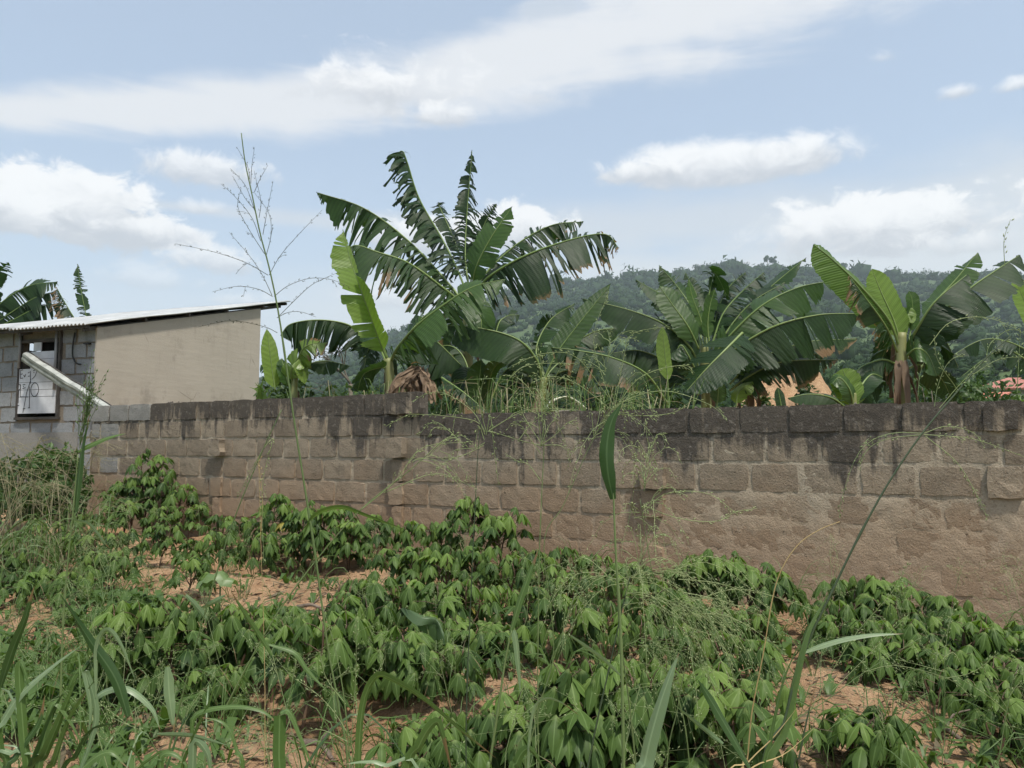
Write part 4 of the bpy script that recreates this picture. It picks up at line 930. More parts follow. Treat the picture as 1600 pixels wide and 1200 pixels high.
shrub(1020, 588, 12.5, 90, 'dense shrub behind the arching leaves left of the wide clump', 'bush', 1100, 0.06, 5)
shrub(930, 596, 12.5, 80, 'grey-green shrub beside the cream sheet beyond the wall', 'bush', 900, 0.06, 6)
shrub(1470, 575, 14, 110, 'broad shrub right of the clear banana stem', 'bush', 1300, 0.07, 7)
shrub(1545, 572, 15, 90, 'shrub in front of the red roofed house', 'bush', 1000, 0.07, 8)
shrub(1380, 585, 13, 80, 'shrub half hidden behind the young banana shoot', 'bush', 900, 0.06, 9)
shrub(790, 590, 13, 90, 'shrub in shade behind the low banana plant', 'bush', 900, 0.06, 10)
shrub(690, 596, 13.5, 90, 'shrub in the gap behind the dry stump', 'bush', 900, 0.06, 11)
shrub(1590, 600, 8.3, 40, 'light green bush just beyond the wall near the red roof', 'bush_light', 600, 0.045, 12)
shrub(1140, 600, 13.5, 90, 'shrub beneath the wide banana clump', 'bush', 900, 0.06, 13)
shrub(1205, 598, 12.0, 40, 'small bush before the left side of the orange bank', 'bush', 600, 0.05, 14)
shrub(1292, 596, 15, 50, 'bush at the right foot of the orange bank', 'bush', 700, 0.06, 15)
# spiky clump by the house
r = np.random.default_rng(5); g = ground_at(411, 11.2)
t = thing('spiky_plant', g, 'yellow-green spiky clump at the corner of the plastered house', 'plant')
for i in range(16):
    b = P(411 + r.normal(0, 6), 628, 11.2 + r.normal(0, .05)); a = r.uniform(-1, 1); e = P(411 + a * 24, 594 + abs(a) * 18 + r.uniform(-6, 6), 11.2 + r.normal(0, .12)); p = spline([b, (b + e) / 2 + np.array([0, 0, .06]), e], 7)
    mb = MB(); tn = unit(np.cross(e - b, (0, 1, 0))); mb.grid(np.array([[c + tn * 0.018 * (1 - j / 6.5) * q for q in (-1, 0, 1)] for j, c in enumerate(p)])); mb.build('blade', M['banana_young'], t)
mb = MB(); mb.tube([g, P(411, 628, 11.2)], 0.035, 7); mb.build('stem', M['pseudostem'], t)
# bare tree in front of the pale hill
r = np.random.default_rng(9); g = ground_at(548, 24); t = thing('bare_tree', g, 'small leafless grey tree against the pale green hill', 'tree')
def twigs(mb, p, d, l, rad, lev):
    e = p + d * l; mb.tube(spline([p, (p + e) / 2 + r.normal(0, l * .06, 3), e], 4), np.linspace(rad, rad * .6, 4), 4)
    if lev > 0:
        for k in range(r.integers(2, 4)): twigs(mb, p + (e - p) * r.uniform(.55, 1), unit(d + r.normal(0, .48, 3) + np.array([0, 0, .15])), l * r.uniform(.6, .85), rad * .6, lev - 1)
mb = MB(); top = P(548, 600, 24); mb.tube([g, top], 0.07, 6); mb.build('trunk', M['bark'], t)
mb = MB()
for k in range(3): twigs(mb, top, unit(np.array([r.normal(0, .5), r.normal(0, .3), 1])), 0.75, 0.035, 4)
mb.build('branch', M['bark'], t)
# bare earth bank
def mound(name, c, rx, ry, h, mat):
    A_, B_ = np.meshgrid(np.linspace(-1, 1, 40), np.linspace(-1, 1, 24)); q = np.sqrt(A_ ** 2 + B_ ** 2)
    z = h * np.clip(1 - q ** 2, 0, 1) ** .7 * (1 + .25 * fbm(A_ * 4, B_ * 4, 41)) - 0.4 * (q > 1)
    G = np.stack([c[0] + A_ * rx, c[1] + B_ * ry, c[2] + z], -1); mb = MB(); mb.grid(G); o = mb.build(name, mat); o['kind'] = 'structure'
c = ground_at(1222, 34); c[2] -= 0.3; mound('earth_bank', c, 2.9, 3.0, float(P(1225, 588, 34)[2] - c[2]), M['soil'])
# red roofed house far right
Hr = thing('red_roofed_house', ground_at(1590, 46), 'distant house with a dull red hipped roof beyond the wall', 'house')
e0, e1, rd_ = P(1520, 607, 46), P(1640, 605, 46), P(1575, 590, 49)
e2 = P(1650, 606, 53); e3 = P(1545, 606, 53); r2 = P(1605, 590, 49)
mb = MB(); mb.add([e0, e1, e2, e3, rd_, r2], [(0, 1, 5, 4), (1, 2, 5), (2, 3, 4, 5), (3, 0, 4)]); o = mb.build('roof', M['red_roof'], Hr, smooth=False)
md = o.modifiers.new('t', 'SOLIDIFY'); md.thickness = 0.12
mb = MB(); gg = ground_at(1590, 46)[2] - 1; mb.box([e0[0] + .5, 46.6, gg], (3.9, 0, 0), (0, 5.5, 0), (0, 0, e0[2] - gg - .05)); mb.build('wall', M['pale_wall'], Hr, smooth=False)
t = thing('shed', ground_at(1568, 30), 'small shed with a bright orange sheet roof by the red roofed house', 'shed')
a0, a1 = P(1556, 624, 30), P(1580, 614, 30); mb = MB(); mb.box(a0 - np.array([0, 0, .02]), a1 - a0, (0, 1.6, .1), (0, 0, .06)); mb.build('roof', M['orange_roof'], t, smooth=False)
mb = MB(); mb.box((a0[0] + .1, 30.1, ground_at(1568, 30)[2] - .5), (a1[0] - a0[0] - .2, 0, 0), (0, 1.4, 0), (0, 0, a0[2] - ground_at(1568, 30)[2] + .45)); mb.build('wall', M['pale_wall'], t, smooth=False)
# cream sheet / vehicle-like cover seen over the wall at 885
t = thing('covered_stall', ground_at(888, 16), 'low stall with cream sheet roof and pale wall peeping over the wall', 'stall')
pts = [P(858, 640, 16), P(868, 626, 16), P(885, 621, 16), P(900, 627, 16), P(916, 640, 16)]
mb = MB(); mb.grid(np.array([[p + np.array([0, y, 0.05 * y]) for y in (0, .5, 1.0, 1.6)] for p in spline(pts, 14)])); o = mb.build('roof', M['cream'], t); md = o.modifiers.new('t', 'SOLIDIFY'); md.thickness = 0.03
mb = MB(); gg = ground_at(888, 16); mb.box((pts[0][0] + .05, 16.1, gg[2] - .1), (pts[-1][0] - pts[0][0] - .1, 0, 0), (0, 1.4, 0), (0, 0, pts[0][2] - gg[2] + .1)); mb.build('wall', M['pale_wall'], t, smooth=False)

# ------------------------------------------------------------------ woods on the hills
def ico(sub):
    import bmesh
    b = bmesh.new(); bmesh.ops.create_icosphere(b, subdivisions=sub, radius=1.0); b.verts.ensure_lookup_table()
    V = np.array([v.co[:] for v in b.verts]); Fc = np.array([[v.index for v in f.verts] for f in b.faces]); b.free(); return V, Fc
IV, IF = ico(1)
def crown_template(seed):
    r = np.random.default_rng(seed); d = IV / np.linalg.norm(IV, axis=1)[:, None]
    rad = 0.85 + 0.40 * vnoise(d[:, 0] * 2.3 + 7 * seed, d[:, 1] * 2.3 + d[:, 2] * 1.9, seed) + r.normal(0, 0.16, len(d))
    core = d * rad[:, None] * np.array([1, 1, 0.75])
    n = 34; q = r.normal(size=(n, 3)); q[:, 2] = np.abs(q[:, 2]) - .25; q /= np.linalg.norm(q, axis=1)[:, None]
    rr = 0.95 + 0.35 * vnoise(q[:, 0] * 2.3 + 7 * seed, q[:, 1] * 2.3 + q[:, 2] * 1.9, seed)
    c = q * (rr * r.uniform(.8, 1.15, n))[:, None] * np.array([1, 1, .8]); a = r.normal(size=(n, 3)); a /= np.linalg.norm(a, axis=1)[:, None]; b = np.cross(a, q + r.normal(0, .5, (n, 3))); b /= np.linalg.norm(b, axis=1)[:, None]
    s = r.uniform(.16, .34, (n, 1)); V = np.stack([c - a * s, c + b * s * .8, c + a * s], 1).reshape(-1, 3)
    F_ = np.arange(n * 3).reshape(n, 3) + len(core)
    return np.vstack([core, V]), np.vstack([IF, F_])
TPL = [crown_template(s) for s in range(10)]
r = np.random.default_rng(31)
NT_ = 8200
pa = r.uniform(-0.62, 0.62, NT_); tt = r.random(NT_) ** 0.62
rad_ = 75 + (905 - 75) * tt ** 1.15
dens = fbm(np.sin(pa) * rad_ / 70, np.cos(pa) * rad_ / 70, 51, 3)
keep = (dens > -0.35) | (r.random(NT_) < .25)
pa, rad_ = pa[keep], rad_[keep]
edge = r.uniform(-0.6, 0.6, 420); near = r.uniform(-.62, .62, 3200); pa = np.concatenate([pa, edge, near]); rad_ = np.concatenate([rad_, r.uniform(880, 905, 420), r.uniform(55, 300, 3200)])
Vs, Fs, off = [], [], 0
for i in range(len(pa)):
    x, y = rad_[i] * math.sin(pa[i]), rad_[i] * math.cos(pa[i]); s = (0.45 + rad_[i] / 900 * 3.4) * math.exp(r.normal(0, .42))
    a = r.uniform(0, 6.28); T_, TF = TPL[r.integers(10)]; c_, s_ = math.cos(a), math.sin(a)
    V = np.stack([T_[:, 0] * c_ - T_[:, 1] * s_, T_[:, 0] * s_ + T_[:, 1] * c_, T_[:, 2] * r.uniform(.7, 1.5)], 1) * s + np.array([x, y, float(gz(x, y)) + s * 0.5])
    Vs.append(V); Fs.append(TF + off); off += len(V)
fast_mesh('wooded_hillside', np.concatenate(Vs), np.concatenate(Fs), M['far_tree'], False, 'stuff')
# single trees one can tell apart on the ridge
def ridge_tree(px, py_top, hpx, wpx, label, kind='round', seed=0, Y_=880):
    r = np.random.default_rng(seed); g = ground_at(px, Y_); top = P(px, py_top, Y_)[2]; h = top - g[2]; wm = wpx / F * Y_
    t = thing('tree', g, label, 'tree', 'single trees along the hill ridge'); h = max(h, 6)
    mb = MB(); mb.tube([g - np.array([0, 0, 1]), g + np.array([0.2, 0, h * .4]), g + np.array([0, 0, h * .85])], [0.5, 0.4, 0.2], 6); mb.build('trunk', M['bark'], t)
    cr = MB(); 
    for k in range(9):
        zz = r.uniform(.72, .95) if kind == 'flat' else r.uniform(.35, .85)
        c = g + np.array([r.uniform(-.38, .38) * wm, r.uniform(-.38, .38) * wm, h * zz]); leaf_cloud(cr, c, (wm * .2, wm * .2, h * (.06 if kind == 'flat' else .17)), 80, 0.8, r)
    cr.build('crown', M['far_tree'], t, smooth=False)
ridge_tree(1207, 399, 18, 15, 'left of two flat topped trees standing clear on the ridge', 'flat', 1)
ridge_tree(1215, 401, 18, 12, 'right of two flat topped trees standing clear on the ridge', 'flat', 2)
ridge_tree(1196, 410, 10, 12, 'small round tree left of the flat topped pair on the ridge', 'round', 3)
ridge_tree(1417, 417, 12, 16, 'dark round tree alone on the bare ridge, right part', 'round', 4)
ridge_tree(1459, 417, 12, 16, 'second dark round tree alone on the ridge further right', 'round', 5)
ridge_tree(1325, 409, 16, 22, 'loose wide tree on the ridge behind the pale upright leaf', 'flat', 6)
ridge_tree(1340, 416, 10, 16, 'bushy tree just right of the loose wide ridge tree', 'round', 7)
ridge_tree(948, 424, 10, 12, 'round tree at the left shoulder of the ridge', 'round', 8)
ridge_tree(1098, 411, 12, 22, 'bushy tree group crown near the middle of the ridge', 'round', 9)

# ------------------------------------------------------------------ cassava crop
def cassava_leaf_mesh(seed, nl, droop, length, width):
    """one palmate leaf hung like a half-closed umbrella from the end of its stalk (origin, stalk comes from -X)"""
    r = np.random.default_rng(seed); mb = MB()
    for i in range(nl):
        phi = (i - (nl - 1) / 2) / max(1, nl - 1) * 2 * R(128) + r.normal(0, .07)
        mid = 1 - abs(i - (nl - 1) / 2) / ((nl - 1) / 2 + .6)
        l = length * (0.62 + 0.42 * mid) * r.uniform(.93, 1.07); wd = width * (0.72 + .35 * mid) * r.uniform(.9, 1.1)
        e0, e1 = droop[0] + r.normal(0, .08), droop[1] + r.normal(0, .10)
        n = 7; p = np.zeros(3); side = np.array([-math.sin(phi), math.cos(phi), 0]); G, uv = [], []
        prof = [0.10, 0.52, 0.86, 1.0, 0.88, 0.50, 0.03]; twist = r.normal(0, .15)
        for j in range(n):
            u = j / (n - 1); e = e0 + (e1 - e0) * u ** 0.8
            d = np.array([math.cos(phi) * math.cos(e), math.sin(phi) * math.cos(e), -math.sin(e)])
            if j: p = p + d * l / (n - 1)
            nrm = np.cross(d, side); nrm = nrm if nrm[2] > 0 else -nrm
            sd_ = side * math.cos(twist) + nrm * math.sin(twist)
            ww = wd * prof[j] * 0.5; fold = 0.28 + .1 * math.sin(u * 5 + seed)
            rip = 0.0035 * math.sin(j * 2.1 + i)
            G.append([p - sd_ * ww + nrm * (fold * ww * -1 + rip), p + nrm * 0.0, p + sd_ * ww + nrm * (fold * ww * -1 - rip)]); uv.append([(u * l, -1), (u * l, 0), (u * l, 1)])
        mb.grid(np.array(G), np.array(uv))
    o = mb.build('leaf', M['cassava']); me = o.data; bpy.data.objects.remove(o); return me
LSPEC = [(1, 7, (0.35, 1.25), .180, .056), (2, 7, (0.50, 1.38), .190, .054), (3, 5, (0.25, 1.10), .180, .061), (4, 7, (0.80, 1.50), .180, .058), (5, 7, (0.40, 1.25), .19, .056), (6, 7, (0.15, 0.9), .17, .054), (7, 7, (0.95, 1.55), .17, .056)]
LM = [cassava_leaf_mesh(*q) for q in LSPEC]
def with_mat(me, mt): c = me.copy(); c.materials.clear(); c.materials.append(M[mt]); return c
YOUNG = [with_mat(me, 'cassava_young') for me in LM[:6]]; YELLOW = [with_mat(me, 'cassava_yellow') for me in LM[:4]]
SMALL = [cassava_leaf_mesh(11, 5, (0.4, 1.2), .11, .032), cassava_leaf_mesh(12, 5, (0.7, 1.45), .11, .030)]
def make_cassava(seed, h=0.7, nleaf=20, small=False, nbr=None):
    """a plant of height h rooted at the origin: stem mesh and a list of (leaf mesh, matrix)"""
    r = np.random.default_rng(seed); mb = MB(); leaves = []
    nb = nbr if nbr is not None else int(r.integers(2, 4)); fork = h * r.uniform(.28, .42)
    st = [np.array([0, 0, -.06]), np.array([r.normal(0, .015), r.normal(0, .015), fork * .5]), np.array([r.normal(0, .025), r.normal(0, .025), fork])]
    mb.tube(spline(st, 6), np.linspace(.013, .010, 6), 5)
    a0 = r.uniform(0, 6.28); per = max(4, nleaf // nb)
    for b in range(nb):
        a = a0 + b * 6.28 / nb + r.normal(0, .3); tilt = r.uniform(.08, .42) if nb > 1 else .1
        top = st[2] + np.array([math.cos(a) * math.sin(tilt), math.sin(a) * math.sin(tilt), math.cos(tilt)]) * (h * .90 - fork) * r.uniform(.82, 1.05)
        br = spline([st[2], (st[2] + top) / 2 + r.normal(0, .02, 3) + np.array([math.cos(a), math.sin(a), 0]) * .02, top], 10)
        mb.tube(br, np.linspace(.009, .005, 10), 4)
        for k in range(per):
            u = (k + .6) / per; low = 1 - u
            c = br[min(9, int(2 + u * 8))]; an = a + k * 2.4 + r.normal(0, .35)
            pl = (0.07 + 0.13 * min(1, low * 1.5)) * r.uniform(.8, 1.2) * (.7 if small else 1); ev = 0.95 - 1.0 * low + r.normal(0, .15)
            out_ = np.array([math.cos(an), math.sin(an), 0])
            e = c + out_ * pl * math.cos(ev) + np.array([0, 0, 1]) * pl * math.sin(ev)
            e[2] = min(e[2], h)
            if e[2] < .12: continue
            mdp = (c + e) / 2 + np.array([0, 0, .012]); mb.tube(np.array([c, mdp, e]), [.0032, .0026, .0022], 3, cap=False)
            s = r.uniform(.80, 1.12) * (0.75 if u > .88 else 1.0)
            q = r.random(); src = SMALL if small else (YOUNG if (u > .62 and q < .62) else YELLOW if (u < .35 and q < .05) else LM)
            me = src[int(r.integers(len(src)))]
            mt = Matrix.Translation(Vector(e)) @ Matrix.Rotation(an + r.normal(0, .25), 4, 'Z') @ Matrix.Rotation(r.normal(0, .16), 4, 'X') @ Matrix.Rotation(r.normal(0.05, .16), 4, 'Y') @ Matrix.Scale(s, 4)
            leaves.append((me, mt))
    # a few shed-side low leaves filling the skirt
    return mb, leaves
PROTO = []
def proto(seed, h, nleaf, small=False, nbr=None):
    mb, lv = make_cassava(seed, h, nleaf, small, nbr)
    o = mb.build('stem', M['cassava_stem']); me = o.data; bpy.data.objects.remove(o); PROTO.append((h, me, lv))
for s in range(7): proto(400 + s, 0.72, 30 + (s % 3) * 3, nbr=3)
for s in range(3): proto(420 + s, 0.55, 21, nbr=3)
for s in range(2): proto(440 + s, 0.45, 9, True, nbr=2)
CASS = []
def plant(px, py_top, Y_, kind=None, hmax=1.15):
    py_top += rng.normal(0, 9); g = ground_at(px, Y_); z = P(px, py_top, Y_)[2]; h = min(max(z - g[2], .26), hmax); CASS.append((px, Y_, g, h, kind))
def wall_Y(px):
    t = (px - 800) / F / CP; s = (4.99 + t * 10.5) / (0.8705 + t * 0.4922); return 10.5 - 0.4922 * s
rows = {}
def row(name, items, Yf, kind=None, jit=0.12):
    k0 = len(CASS)
    for it in items:
        px, py = it[:2]; Y_ = it[2] if len(it) > 2 else Yf(px) + rng.normal(0, jit)
        plant(px, py, Y_, kind)
    rows[name] = (k0, len(CASS))
row('tall', [(228, 712, 9.95), (196, 742, 10.05), (285, 748, 9.7), (246, 730, 9.8), (212, 738, 9.8)], None)
row("back row along the wall's left half", [(135, 790), (172, 775), (212, 784), (258, 776), (300, 790), (345, 792), (388, 790), (428, 764), (468, 772), (505, 795), (548, 800), (592, 806)], lambda p: wall_Y(p) - 1.15)
row("second row, left of the wall step", [(22, 822), (68, 808), (112, 822), (160, 826), (205, 832), (255, 826), (305, 836), (356, 832), (408, 828), (452, 838), (500, 832), (545, 842)], lambda p: 7.75 - p * .0004, jit=.2)
row("back row along the wall's right half", [(640, 812), (690, 798), (738, 790), (785, 800), (832, 834), (880, 850), (930, 858), (985, 866), (1040, 872), (1090, 846), (1130, 850), (1170, 868), (1203, 892)], lambda p: wall_Y(p) - .85)
row("second row, right of the wall step", [(612, 868), (655, 850), (702, 846), (752, 850), (800, 862), (850, 878), (902, 892), (952, 902), (1005, 912), (1060, 925), (1120, 935), (1175, 955)], lambda p: 6.35 - (p - 610) * .0021)
row("third row, right of the wall step", [(562, 908), (602, 902), (645, 908), (690, 904), (724, 894), (772, 905), (822, 926), (872, 938), (930, 948), (992, 965), (1052, 980), (1112, 990), (1168, 1008)], lambda p: 5.55 - (p - 560) * .0017)
row("middle patch behind the folded grass strip", [(182, 985), (205, 950), (232, 928), (278, 918), (338, 948), (388, 938), (432, 948), (480, 955), (250, 980), (300, 998), (352, 985), (412, 1000), (452, 1008), (225, 1020), (330, 1040)], lambda p: 4.6, jit=.38)
row("middle patch round the drooping broad leaf", [(532, 962), (562, 938), (552, 985), (600, 985), (642, 985), (682, 1000), (720, 1008), (762, 960), (800, 985), (592, 1010), (655, 1030), (705, 1040), (745, 1000)], lambda p: 4.45, jit=.25)
row("scattered group at the left edge", [(40, 900, 6.2), (84, 888, 6.3), (122, 925, 5.9), (18, 862, 6.8), (150, 870, 6.9), (55, 850, 7.4), (190, 862, 6.8), (300, 880, 6.4)], None)
row('front patch at the bottom', [(650, 1132), (700, 1124), (765, 1088), (800, 1102), (842, 1062), (886, 1098), (942, 1085), (1000, 1100), (1090, 1128), (900, 1012), (960, 1028), (1012, 1012), (1092, 1050), (1140, 1030), (1305, 1150), (1350, 1146)], lambda p: 3.4, jit=.15)
row('right patch below the bare wall', [(1302, 892, 5.35), (1350, 888, 5.3), (1392, 900, 5.25), (1292, 925, 5.0), (1335, 930, 5.05), (1382, 936, 4.95), (1430, 934, 5.0), (1472, 936, 4.9), (1300, 985, 4.6), (1342, 972, 4.6), (1402, 972, 4.55), (1452, 962, 4.6), (1502, 958, 4.6), (1552, 978, 4.5), (1592, 972, 4.5), (1372, 1018, 4.35), (1432, 1004, 4.3), (1482, 1000, 4.25), (1532, 998, 4.3), (1582, 1008, 4.2)], None)
row('lower right patch beyond the bare mound', [(1460, 1040, 4.1), (1502, 1042, 4.05), (1545, 1050, 4.0), (1590, 1052, 3.95), (1520, 1085, 3.85), (1570, 1090, 3.8), (1615, 1085, 3.75)], None)
row('small', [(545, 902, 5.3), (1438, 1092, 3.9), (1530, 1160, 3.5), (530, 920, 5.2)], None, 'small')
CN = {'tall': None}
tall_labels = ['tallest cassava plant, rising above its row below the blue-grey blocks', 'dark cassava plant just left of the tallest one by the wall end', 'spreading cassava plant, last on the right of the raised clump at the wall foot', 'bushy cassava plant touching the tallest one on its right', 'bushy cassava plant touching the tallest one on its left']
small_labels = ['tiny cassava seedling on the bare soil strip, its few leaves hanging limp', 'tiny cassava seedling on the bare mound at the right', 'yellowing cassava seedling at the foot of the right patch', 'thin cassava seedling beside the limp seedling on the bare strip']
def cassava_objects():
    for name, (k0, k1) in rows.items():
        items = sorted(CASS[k0:k1], key=lambda q: q[0]) if name not in ('tall', 'small') else CASS[k0:k1]
        for i, (px, Y_, g, h, kind) in enumerate(items):
            if name == 'tall': lab = tall_labels[i]
            elif name == 'small': lab = small_labels[i]
            else: lab = f'cassava plant, {ORD[i] if i < 20 else "last"} from left in the {name}' if i < 20 else f'cassava plant, number {i + 1} from left in the {name}'
            if i >= 20: lab = f'cassava plant, {["second last", "last"][min(i - 20, 1)]} from left in the {name}'
            t = thing('cassava_plant', g, lab, 'cassava plant', 'cassava plants in the field')
            cand = PROTO[10:] if kind else (PROTO[7:10] if h < .5 else PROTO[:7])
            ph, sme, lv = cand[int(rng.integers(len(cand)))]
            s = h / ph; sx_ = min(max(s, .80), 1.18); a = rng.uniform(0, 6.28)
            t.rotation_euler = (0, 0, a)
            so = bpy.data.objects.new('stem', sme); col.objects.link(so); so.parent = t; so.scale = (sx_, sx_, s)
            k = min(max(s, .74), .92)
            for me, mt in lv:
                if rng.random() < .05: continue
                o = bpy.data.objects.new('leaf', me); col.objects.link(o); o.parent = t
                p = mt.to_translation(); p = Vector((p.x * sx_, p.y * sx_, p.z * s))
                o.matrix_local = Matrix.Translation(p) @ mt.to_3x3().normalized().to_4x4() @ Matrix.Scale(k * mt.to_scale()[0], 4)
cassava_objects()

# ------------------------------------------------------------------ grass: blades, stems and panicles
def at_px(pts, Y_):
    return np.array([P(q[0], q[1], Y_ + (q[2] if len(q) > 2 else 0)) for q in pts])
def blade_mesh(mb, p3, wid, face=0.9, fold=0.25, n=22, seed=0, twist=0.5, flat_tip=False):
    r = np.random.default_rng(seed); p = spline(p3, n); T = np.gradient(p, axis=0); T /= np.linalg.norm(T, axis=1)[:, None] + 1e-9
    G, uv = [], []; ph = r.uniform(0, 6); sgn = r.choice([-1, 1]); cum = np.concatenate([[0], np.cumsum(np.linalg.norm(np.diff(p, axis=0), axis=1))])
    for j in range(n):
        u = j / (n - 1); V = unit(p[j] - EYE); a = unit(np.cross(T[j], V)); b = np.cross(a, T[j]); fc = face + 0.1 * math.sin(ph + u * 4)
        ang = math.acos(max(-1, min(1, fc))) * sgn + twist * (u - .5) * .6
        d = a * math.cos(ang) + b * math.sin(ang); nr = np.cross(d, T[j])
        w_ = wid * 0.82 * (min(1, 0.45 + u * 2.5)) * ((1 - max(0, (u - .45) / .55) ** 1.7) if not flat_tip else 1) * .5
        e = 0.02 * wid * math.sin(u * 17 + ph)
        G.append([p[j] - d * (w_ + e) + nr * fold * w_, p[j] - d * w_ * .12, p[j] + d * w_ * .12, p[j] + d * (w_ - e) + nr * fold * w_]); uv.append([(cum[j], q) for q in (-1, -.1, .1, 1)])
    tip = r.uniform(.72, 1.0) if r.random() < .6 else 1.2
    dr = np.array([[min(1.0, max(0, (j / (n - 1) - tip) / .12)) * (1.0 if q in (0, 3) else .8)+ (.35 if q in (0, 3) and r.random() < .15 else 0) for q in range(4)] for j in range(n)])
    mb.grid(np.array(G), np.array(uv), dr)
def spikelets(mb, path, r, every, size, start=0.15, spread=0.6):
    L = np.linalg.norm(np.diff(path, axis=0), axis=1).sum(); n = max(2, int(L * (1 - start) / every)); m = len(path) - 1
    for k in range(n):
        u = start + (1 - start) * (k + r.random()) / n; f = u * m; i = min(int(f), m - 1); c = path[i] * (1 - f + i) + path[i + 1] * (f - i)
        t = unit(path[i + 1] - path[i]); q = r.normal(size=3); q = unit(q - t * np.dot(q, t)); d = unit(t + q * spread); s = size * r.uniform(.7, 1.3)
        c = c + q * size * .5; x = unit(np.cross(d, q)) * s * .20; y = np.cross(d, x)
        mb.add([c - d * s * .2, c + x + d * s * .3, c - x * .5 + y * .9 + d * s * .3, c - x * .5 - y * .9 + d * s * .3, c + d * s], [(0, 2, 1), (0, 3, 2), (0, 1, 3), (4, 1, 2), (4, 2, 3), (4, 3, 1)])
def panicle_branch(mb, pts3, r, rad=.0007, every=.011, size=.0055, start=.2, n=14, sub=0, wob=0.0):
    path = spline(pts3, n)
    if wob: path[1:] += r.normal(0, wob, (n - 1, 3))
    mb.tube(path, np.linspace(rad, rad * .45, n), 3, cap=False)
    for k in range(sub):
        i = int(r.integers(3, n - 2)); d = unit(unit(path[i + 1] - path[i]) + r.normal(0, .45, 3)); l = r.uniform(.02, .05) * (np.linalg.norm(pts3[-1] - pts3[0]) / .25)
        p2 = np.array([path[i], path[i] + d * l * .5, path[i] + d * l - np.array([0, 0, l * .2])]); mb.tube(p2, rad * .5, 3, cap=False); spikelets(mb, p2, r, every, size, .2)
    spikelets(mb, path, r, every, size, start)
STEM_K = 0.44
def grass(label, Y_, stem=None, stem_w=4, stem_mat='stem_green', blades=(), panicle=None, seed_mat='seed', seed=0, group='tall wild grasses in front', root=None, name='grass_plant', cloud=None, panicle2=None):
    """stem: px path from low to high; blades: (path, width px, material[, face]); panicle: list of px paths; cloud: (px, py, n, len px, spread, droop)"""
    r = np.random.default_rng(seed)
    base_px = root if root is not None else (stem[0] if stem else blades[0][0][0])
    g = ground_at(base_px[0], Y_); t = thing(name, g, label, 'grass', group)
    if stem:
        p3 = at_px(stem, Y_); p3 = np.vstack([[g[0] + (p3[0][0] - g[0]) * .5, g[1] + .02, g[2] - .02], p3]) if p3[0][2] > g[2] + .1 else p3
        path = spline(p3, 40); rad = np.linspace(stem_w, stem_w * .4, 40) / F * Y_ * .5 * STEM_K
        for nd in r.integers(4, 26, 3): rad[nd] *= 1.35
        mb = MB(); mb.tube(path, rad, 6); mb.build('stem', M[stem_mat], t)
    for i, b in enumerate(blades):
        pts, wpx, mt = b[:3]; kw = b[3] if len(b) > 3 else {}
        p3 = at_px(pts, Y_)
        if not kw.get('free'):
            if p3[0][2] > g[2] + .25 and pts[0][1] > 1100: p3 = np.vstack([[p3[0][0] * .9 + g[0] * .1, p3[0][1], max(g[2], p3[0][2] - .5)], p3])
        mb = MB(); blade_mesh(mb, p3, wpx / F * Y_, seed=seed * 31 + i, **{k: v for k, v in kw.items() if k != 'free'}); mb.build('blade', M[mt], t)
    if panicle and not cloud:
        panicle2 = list(panicle) + list(panicle2 or ()); panicle = None
    if panicle or cloud:
        mb = MB()
        for i, pts in enumerate(panicle or ()):
            p3 = at_px(pts, Y_); p3[1:, 1] += r.normal(0, .03) * np.linspace(0, 1, len(p3))[1:]
            panicle_branch(mb, p3, r, sub=1 if len(pts) > 3 else 0, rad=.00105 * Y_ / 1.6, size=.0062 * Y_ / 1.6, every=.0080 * Y_ / 1.6)
        for cl in (cloud or ()):
            cx, cy, n_, ln, (dx, dy), spread, droop = cl; c = P(cx, cy, Y_); ax = unit(P(cx + dx, cy + dy, Y_) - c); lm = ln / F * Y_
            for k in range(n_):
                o_ = c + ax * lm * r.uniform(-.35, .35); d = unit(ax + r.normal(0, spread, 3)); l = lm * r.uniform(.55, 1.1)
                p3 = np.array([o_, o_ + d * l * .35, o_ + d * l * .7 - np.array([0, 0, l * droop * .35]), o_ + d * l * .95 - np.array([0, 0, l * droop])])
                panicle_branch(mb, p3, r, rad=.00078 * Y_ / 1.6, every=.013 * Y_ / 1.6, size=.0064 * Y_ / 1.6, start=.25, n=10, sub=1 if k % 3 == 0 else 0, wob=.0010)
        mb.build('seed_head', M[seed_mat], t)
    for k, pts in enumerate(panicle2 or ()):
        mb = MB(); panicle_branch(mb, at_px(pts, Y_), r, sub=1 if len(pts) > 3 else 0, rad=(.0008 if seed_mat == 'seed_dark' else .00095) * Y_ / 1.6, size=(.0042 if seed_mat == 'seed_dark' else .0062) * Y_ / 1.6, every=.0080 * Y_ / 1.6); mb.build('seed_branch', M[seed_mat], t)
    return t
